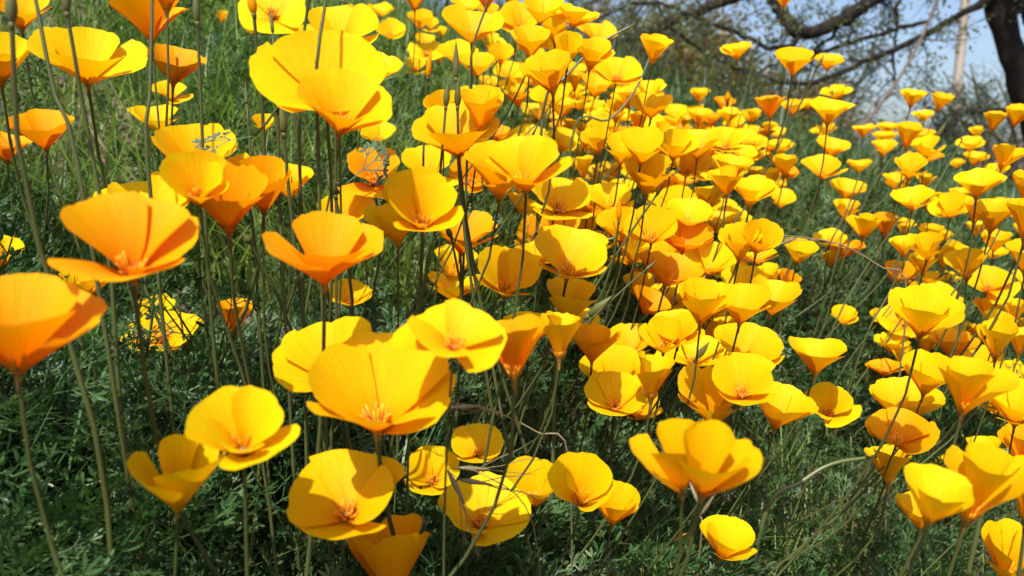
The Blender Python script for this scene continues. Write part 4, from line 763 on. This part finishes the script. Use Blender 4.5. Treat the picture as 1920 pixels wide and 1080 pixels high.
for k in range(6):                                   # near plants: rosettes of leaves on arching petioles
    X, Y = spread(250, .24, 2.1, 1.25); xl = rng.uniform(-.42, -.03, 45); yl = rng.uniform(.27, .58, 45); X = np.concatenate([X, xl]); Y = np.concatenate([Y, yl]); keep = ~(bare(X, Y) & (rng.random(len(X)) < .85)); X, Y = X[keep], Y[keep]
    m = 9; n = len(X) * m; cx = np.repeat(X, m); cy = np.repeat(Y, m); a = rng.uniform(0, 2 * math.pi, n); el = rng.uniform(.5, 1.35, n); ln = rng.uniform(.05, .135, n) * np.where(cx / cy < -.1, np.where(cy < .62, 2.0, 1.2), 1.0)
    px = cx + np.cos(a) * np.cos(el) * ln; py = cy + np.sin(a) * np.cos(el) * ln; pz = under_blooms(px, py, ground(cx, cy) + np.sin(el) * ln * .95 + rng.uniform(0, .02, n), .042)
    rt = rots(rng, n, .5); ca, sa = np.cos(a), np.sin(a); z0 = np.zeros(n); o1 = np.ones(n)
    el2 = el * .5 + rng.normal(0, .35, n); ce, se = np.cos(el2), np.sin(el2)
    Rz = np.stack([ca, -sa, z0, sa, ca, z0, z0, z0, o1], 1).reshape(n, 3, 3); Ry = np.stack([ce, z0, -se, z0, o1, z0, se, z0, ce], 1).reshape(n, 3, 3)
    tw = rng.normal(0, .5, n); Rx = np.stack([o1, z0, z0, z0, np.cos(tw), -np.sin(tw), z0, np.sin(tw), np.cos(tw)], 1).reshape(n, 3, 3)
    parts.append(scatter(*tmpl[k], np.stack([px, py, pz], 1), Rz @ Ry @ Rx, rng.uniform(.6, 1.25, n)))
    # petioles: thin three-sided strips from crown to leaf
    b0 = np.stack([cx, cy, ground(cx, cy) - .003], 1); e0 = np.stack([px, py, pz], 1); mid = b0 * .45 + e0 * .55 + np.stack([z0, z0, ln * .12], 1); s = np.stack([-sa, ca, z0], 1) * .0009
    V = np.stack([b0 - s, b0 + s, mid - s, mid + s, e0 - s * .6, e0 + s * .6], 1).reshape(-1, 3); f = np.array([(0, 1, 3), (0, 3, 2), (2, 3, 5), (2, 5, 4)])
    parts.append((V, (f[None] + (np.arange(n) * 6)[:, None, None]).reshape(-1, 3)))
tm2 = [join([q[0]] + q[1]) for q in (feather(rng, 1, .018, .0014) for _ in range(4))]
for k in range(4):                                   # lower and farther leaves, simpler
    X, Y = spread(4600, .75, 5.2, 1.4); keep = ~(bare(X, Y) & (rng.random(len(X)) < .8)) & ~((X / Y < .05) & (rng.random(len(X)) < .6)); X, Y = X[keep], Y[keep]; n = len(X)
    parts.append(scatter(*tm2[k], np.stack([X, Y, ground(X, Y) + rng.random(n) ** 1.3 * .12], 1), rots(rng, n, .9), rng.uniform(.6, 1.5, n) * (1 + .15 * Y)))
mesh('poppy_foliage', *join(parts), M_FERN, kind='stuff', label='dense feathery blue-green poppy foliage covering the slope', category='foliage')
def blades(X, Y, h, w, bend, segs=4):
    n = len(X); a = rng.uniform(0, 2 * math.pi, n); b = rng.uniform(.2, 1, n) * bend; t = np.linspace(0, 1, segs + 1)
    base = np.stack([X, Y, ground(X, Y) - .004], 1); d = np.stack([np.cos(a), np.sin(a), 0 * a], 1); s = np.stack([-np.sin(a), np.cos(a), 0 * a], 1)
    V = []
    for q in t:
        ctr = base + d * (b * h * q ** 2)[:, None]; ctr[:, 2] += h * (q - .35 * b * q ** 2.2); ww = (w * (1 - q ** 1.6) * .5 + .0001)[:, None]
        V += [ctr - s * ww, ctr + s * ww]
    V = np.stack(V, 1).reshape(-1, 3); f = []
    for i in range(segs): f += [(2 * i, 2 * i + 1, 2 * i + 3), (2 * i, 2 * i + 3, 2 * i + 2)]
    return V, (np.array(f)[None] + (np.arange(n) * 2 * (segs + 1))[:, None, None]).reshape(-1, 3)
X, Y = spread(27000, .24, 3.2, 1.3); k = ~(bare(X, Y) & (rng.random(len(X)) < .8)); X, Y = X[k], Y[k]
h1 = rng.uniform(.05, .21, len(X)); h1 = np.maximum(under_blooms(X, Y, ground(X, Y) + h1, .02) - ground(X, Y), .03)
g1 = blades(X, Y, h1, rng.uniform(.001, .0026, len(X)), .9)
X, Y = spread(42000, .7, 4.5, 1.35); k = (X / Y < .08) & ~(bare(X, Y) & (rng.random(len(X)) < .7)); X, Y = X[k], Y[k]
g2 = blades(X, Y, rng.uniform(.1, .22, len(X)), rng.uniform(.002, .0045, len(X)), 1.0)
X, Y = spread(1500, .26, 3, 1.2); mesh('dry_grass', *blades(X, Y, np.maximum(under_blooms(X, Y, ground(X, Y) + rng.uniform(.06, .2, len(X)), .02) - ground(X, Y), .03), rng.uniform(.0008, .0018, len(X)), 1.6), M_OAT, kind='stuff', label='dry straw-coloured grass blades among the green', category='grass')
mesh('grass', *join([g1, g2]), M_GRASS, kind='stuff', label='fresh green grass blades growing through the poppies', category='grass')
X, Y = spread(17000, 1.9, 7, 1.0, .85, .4); k = (X / Y > -.15); X, Y = X[k], Y[k]
mesh('bank_grass', *blades(X, Y, rng.uniform(.12, .34, len(X)) * np.clip(1.25 - .75 * X / Y, .55, 1.2), rng.uniform(.003, .008, len(X)), 1.1), M_BANK, kind='stuff', label='tall dark green grass on the bank below the tree', category='grass')
def pebble():
    v = np.array([(1, 0, 0), (-1, 0, 0), (0, 1, 0), (0, -1, 0), (0, 0, .7), (0, 0, -.7)], float) * [1, .8, .8]; return v, np.array([(0, 2, 4), (2, 1, 4), (1, 3, 4), (3, 0, 4), (2, 0, 5), (1, 2, 5), (3, 1, 5), (0, 3, 5)])
X, Y = spread(16000, .6, 3.4, 1.1, 1.0); k = bare(X, Y) | (rng.random(len(X)) < .12); X, Y = X[k], Y[k]; n = len(X)
mesh('gravel', *scatter(*pebble(), np.stack([X, Y, ground(X, Y) + .001], 1), rots(rng, n, .6), rng.uniform(.003, .011, n)), M_STONE, smooth=False, kind='stuff', label='loose reddish gravel on the bare soil of the slope', category='gravel')
# ---------------------------------------------------------------- trees behind
def leaf_cards(rng, P, size, flat=.9):
    """small folded two-triangle-pair leaves at points P"""
    n = len(P); V = np.array([(0, 0, 0), (.5, .22, .06), (.5, -.22, .06), (1, 0, 0)], float); F = np.array([(0, 2, 1), (1, 2, 3)])
    return scatter(V, F, P, rots(rng, n, flat), rng.uniform(.6, 1.3, n) * size)
def twigs_from(rng, C, n, ln, r, gen=2):
    """random crooked twigs leaving the curve C; returns tubes and their points"""
    tb = []; pts = []
    for _ in range(n):
        i = rng.integers(1, len(C) - 1); p = C[i].copy(); d = unit(unit(C[i + 1] - C[i - 1]) * rng.uniform(-.2, .9) + rng.normal(0, .8, 3)); L = ln * rng.uniform(.4, 1.2); Q = [p]
        for s in range(5): d = unit(d + rng.normal(0, .25, 3) + [0, 0, -.05]); Q.append(Q[-1] + d * L / 5)
        Q = np.array(Q); tb.append(tube(Q, np.linspace(r, r * .3, 6), 4, False)); pts.append(Q[1:])
        if gen > 1:
            t2, p2 = twigs_from(rng, Q, 4, ln * .5, r * .5, gen - 1); tb += t2; pts += p2
    return tb, pts
rng = np.random.default_rng(21)
trunk = np.array(TRUNK); trunk = np.concatenate([trunk, [[trunk[-1, 0] + .03, trunk[-1, 1], float(ground(trunk[-1, 0], trunk[-1, 1])) - .1, trunk[-1, 3] * 1.3]]]) if trunk[-1, 2] > float(ground(trunk[-1, 0], trunk[-1, 1])) - .05 else trunk
C = smooth_curve(trunk, 30); root = C[-1, :3].copy(); root[2] = float(ground(root[0], root[1]))
e = thing('mesquite_tree', root, 'dark leaning mesquite tree with long bare limbs reaching over the poppies', 'tree')
wob = np.random.default_rng(5).normal(0, .004, (30, 3))
mesh('trunk', *tube(C[:, :3] + wob - root, C[:, 3] * np.random.default_rng(6).uniform(.92, 1.08, 30), 14), M_BARK, e)
tb_all = []; pt_all = []
SHADE_LIMB = [(3.61, 5.97, 2.1, .09), (3.5, 5.4, 2.45, .06), (3.4, 4.8, 2.7, .04), (3.3, 4.2, 2.8, .02)]  # unseen limb, added to carry the leaves that shade the trunk
for k, Lm in enumerate([L0, L1, L2, L3, L4, L5, L6, L7, SHADE_LIMB]):
    C = smooth_curve(Lm, 34); C[:, :3] += rng.normal(0, .006, (34, 3))
    mesh('limb', *tube(C[:, :3] - root, np.maximum(C[:, 3], .003) * rng.uniform(.88, 1.12, 34), 8), M_BARK, e)
    t, p = twigs_from(rng, C[:, :3], [16, 12, 16, 8, 12, 4, 7, 3, 10][k], [.55, .5, .6, .45, .5, .35, .5, .4, .5][k], .0065, 3); tb_all += t; pt_all += p
V, F = join(tb_all); mesh('twigs', V - root, F, M_TWIG, e, kind='stuff')
P = np.concatenate(pt_all); P = P[rng.random(len(P)) < .35]; P = np.repeat(P, 2, 0) + rng.normal(0, .03, (len(P) * 2, 3))
shade_leaves = np.concatenate([rng.normal(0, 1, (9000, 3)) * [1.5, 1.3, .45] + [2.9, 5.9, 3.1], rng.normal(0, 1, (16000, 3)) * [.8, .75, .4] + [3.4, 4.7, 2.75]]); shade_leaves = shade_leaves[shade_leaves[:, 2] > 2.05]  # crown above the view; the nearer leaf cloud is placed to shade the trunk
V, F = leaf_cards(rng, np.concatenate([P, shade_leaves]), .035); mesh('crown', V - root, F, M_TLEAF, e, kind='stuff')
C = smooth_curve(DEAD, 24); gx, gy = C[-1, 0] - .05, C[-1, 1] - .05
C = np.concatenate([C, [[gx, gy, float(ground(gx, gy)) - .02, C[-1, 3]]]]); root = C[-1, :3].copy()
e = thing('dead_branch', root, 'long pale dead branch slanting up from the grass bank', 'branch')
mesh('branch', *tube(C[:, :3] - root, C[:, 3], 8), M_DEADW, e)
t, p = twigs_from(rng, C[:18, :3], 5, .3, .005, 1); V, F = join(t); mesh('twigs', V - root, F, M_DEADW, e, kind='stuff')
C = smooth_curve(SMALLTRUNK, 24); root = C[-1, :3].copy(); root[2] = float(ground(root[0], root[1]))
e = thing('small_tree', root, 'small crooked dark tree with a sideways bough in front of the wooden pole', 'tree')
mesh('trunk', *tube(C[:, :3] - root, C[:, 3], 10), M_BARK, e)
t, p = twigs_from(rng, C[:18, :3], 26, .7, .008, 3); V, F = join(t); mesh('twigs', V - root, F, M_TWIG, e, kind='stuff')
P = np.concatenate(p); P = P[rng.random(len(P)) < .5]; P = np.repeat(P, 2, 0) + rng.normal(0, .04, (len(P) * 2, 3)); V, F = leaf_cards(rng, P, .04); mesh('crown', V - root, F, M_SHRUB, e, kind='stuff')
# wooden pole
px, py, pz, pr = POLE; g0 = float(ground(px, py)); e = thing('wooden_pole', (px, py, g0), 'tall weathered wooden pole standing behind the trees', 'pole')
q = np.linspace(-.3, 7.5, 12); mesh('shaft', *tube(np.stack([0 * q, 0 * q, q], 1), np.linspace(pr * 1.08, pr * .85, 12), 16), M_POLE, e)
mesh('cross_arm', *tube([(-.9, -.12, 6.9), (.9, -.12, 6.9)], .06, 4), M_POLE, e)
def bush(name, label, x, y, h, w, d, mat, nleaf, nb, size, seed, cat='shrub', clear=0.):
    """multi-stemmed shrub or tree: branching limbs fanning from the base, leaves clumped round the outer twigs"""
    rng = np.random.default_rng(seed); g = float(ground(x, y)); root = np.array([x, y, g]); e = thing(name, root, label, cat)
    tb = []; pts = []
    for k in range(nb):
        a = rng.uniform(0, 2 * math.pi); rr = math.sqrt(rng.random()); tip = np.array([math.cos(a) * rr * w, math.sin(a) * rr * d, h * rng.uniform(.55, 1) * (1 - .35 * rr * rr)])
        mid = tip * [.35, .35, .55] + rng.normal(0, .06 * h, 3); Cc = smooth_curve([(rng.normal(0, .04), rng.normal(0, .04), -.05), mid, tip], 10)
        tb.append(tube(Cc, np.linspace(.016 * h, .003 * h, 10), 5, False)); t, p = twigs_from(rng, Cc[3:], 7, .3 * h, .0028 * h, 2); tb += t; pts += p
    V, F = join(tb); mesh('limbs', V, F, M_TWIG, e)
    P = np.concatenate(pts); P = P[(P[:, 2] > clear) & (rng.random(len(P)) < .75)]; P = P[rng.integers(0, len(P), nleaf)] + rng.normal(0, .05 * h, (nleaf, 3)); P = P[P[:, 2] > .02]
    V, F = leaf_cards(rng, P, size); mesh('crown', V, F, mat, e, kind='stuff')
bush('olive_tree', 'olive-brown leafy tree behind the dark limb', 1.9, 9.0, 2.0, 1.5, 1.0, M_OLIVE, 17000, 30, .085, 31, 'tree')
bush('brown_shrub', 'golden-brown shrub behind the grass bank', 3.0, 8.4, 1.25, .9, .8, M_OLIVE, 8000, 16, .07, 32)
bush('grey_shrub', 'grey-green shrub on the far side of the grass bank', 4.6, 8.6, 1.0, .9, .8, M_SHRUB, 2600, 12, .035, 33)
bush('grey_shrub', 'thin grey-green shrub beside the pole', 6.3, 10.2, 1.4, 1.2, 1, M_SHRUB, 2400, 12, .04, 34)
bush('far_tree', 'airy green tree far behind the dark trunk', 8.6, 13, 3.4, 2.0, 2, M_TLEAF, 3200, 14, .06, 35, 'tree')
bush('far_tree', 'airy grey-green tree far behind the forked limb', 5.4, 14, 3.6, 2.0, 2, M_SHRUB, 3000, 14, .06, 36, 'tree')
bush('far_tree', 'green tree with low crown beyond the crossing branches', 1.2, 14, 4.0, 2.0, 2, M_TLEAF, 8000, 22, .07, 37, 'tree')
bush('green_shrub', 'low dark green shrub at the foot of the small tree', 4.1, 6.9, .6, .6, .5, M_FERN, 4000, 12, .035, 38)
bush('green_shrub', 'dark green bush on the bank below the slanting dead branch', 2.75, 5.2, .5, .6, .5, M_FERN, 6000, 14, .035, 39)
bush('green_shrub', 'dark green bush on the bank in front of the leaning trunk', 3.35, 5.3, .42, .5, .4, M_FERN, 5000, 12, .035, 40)
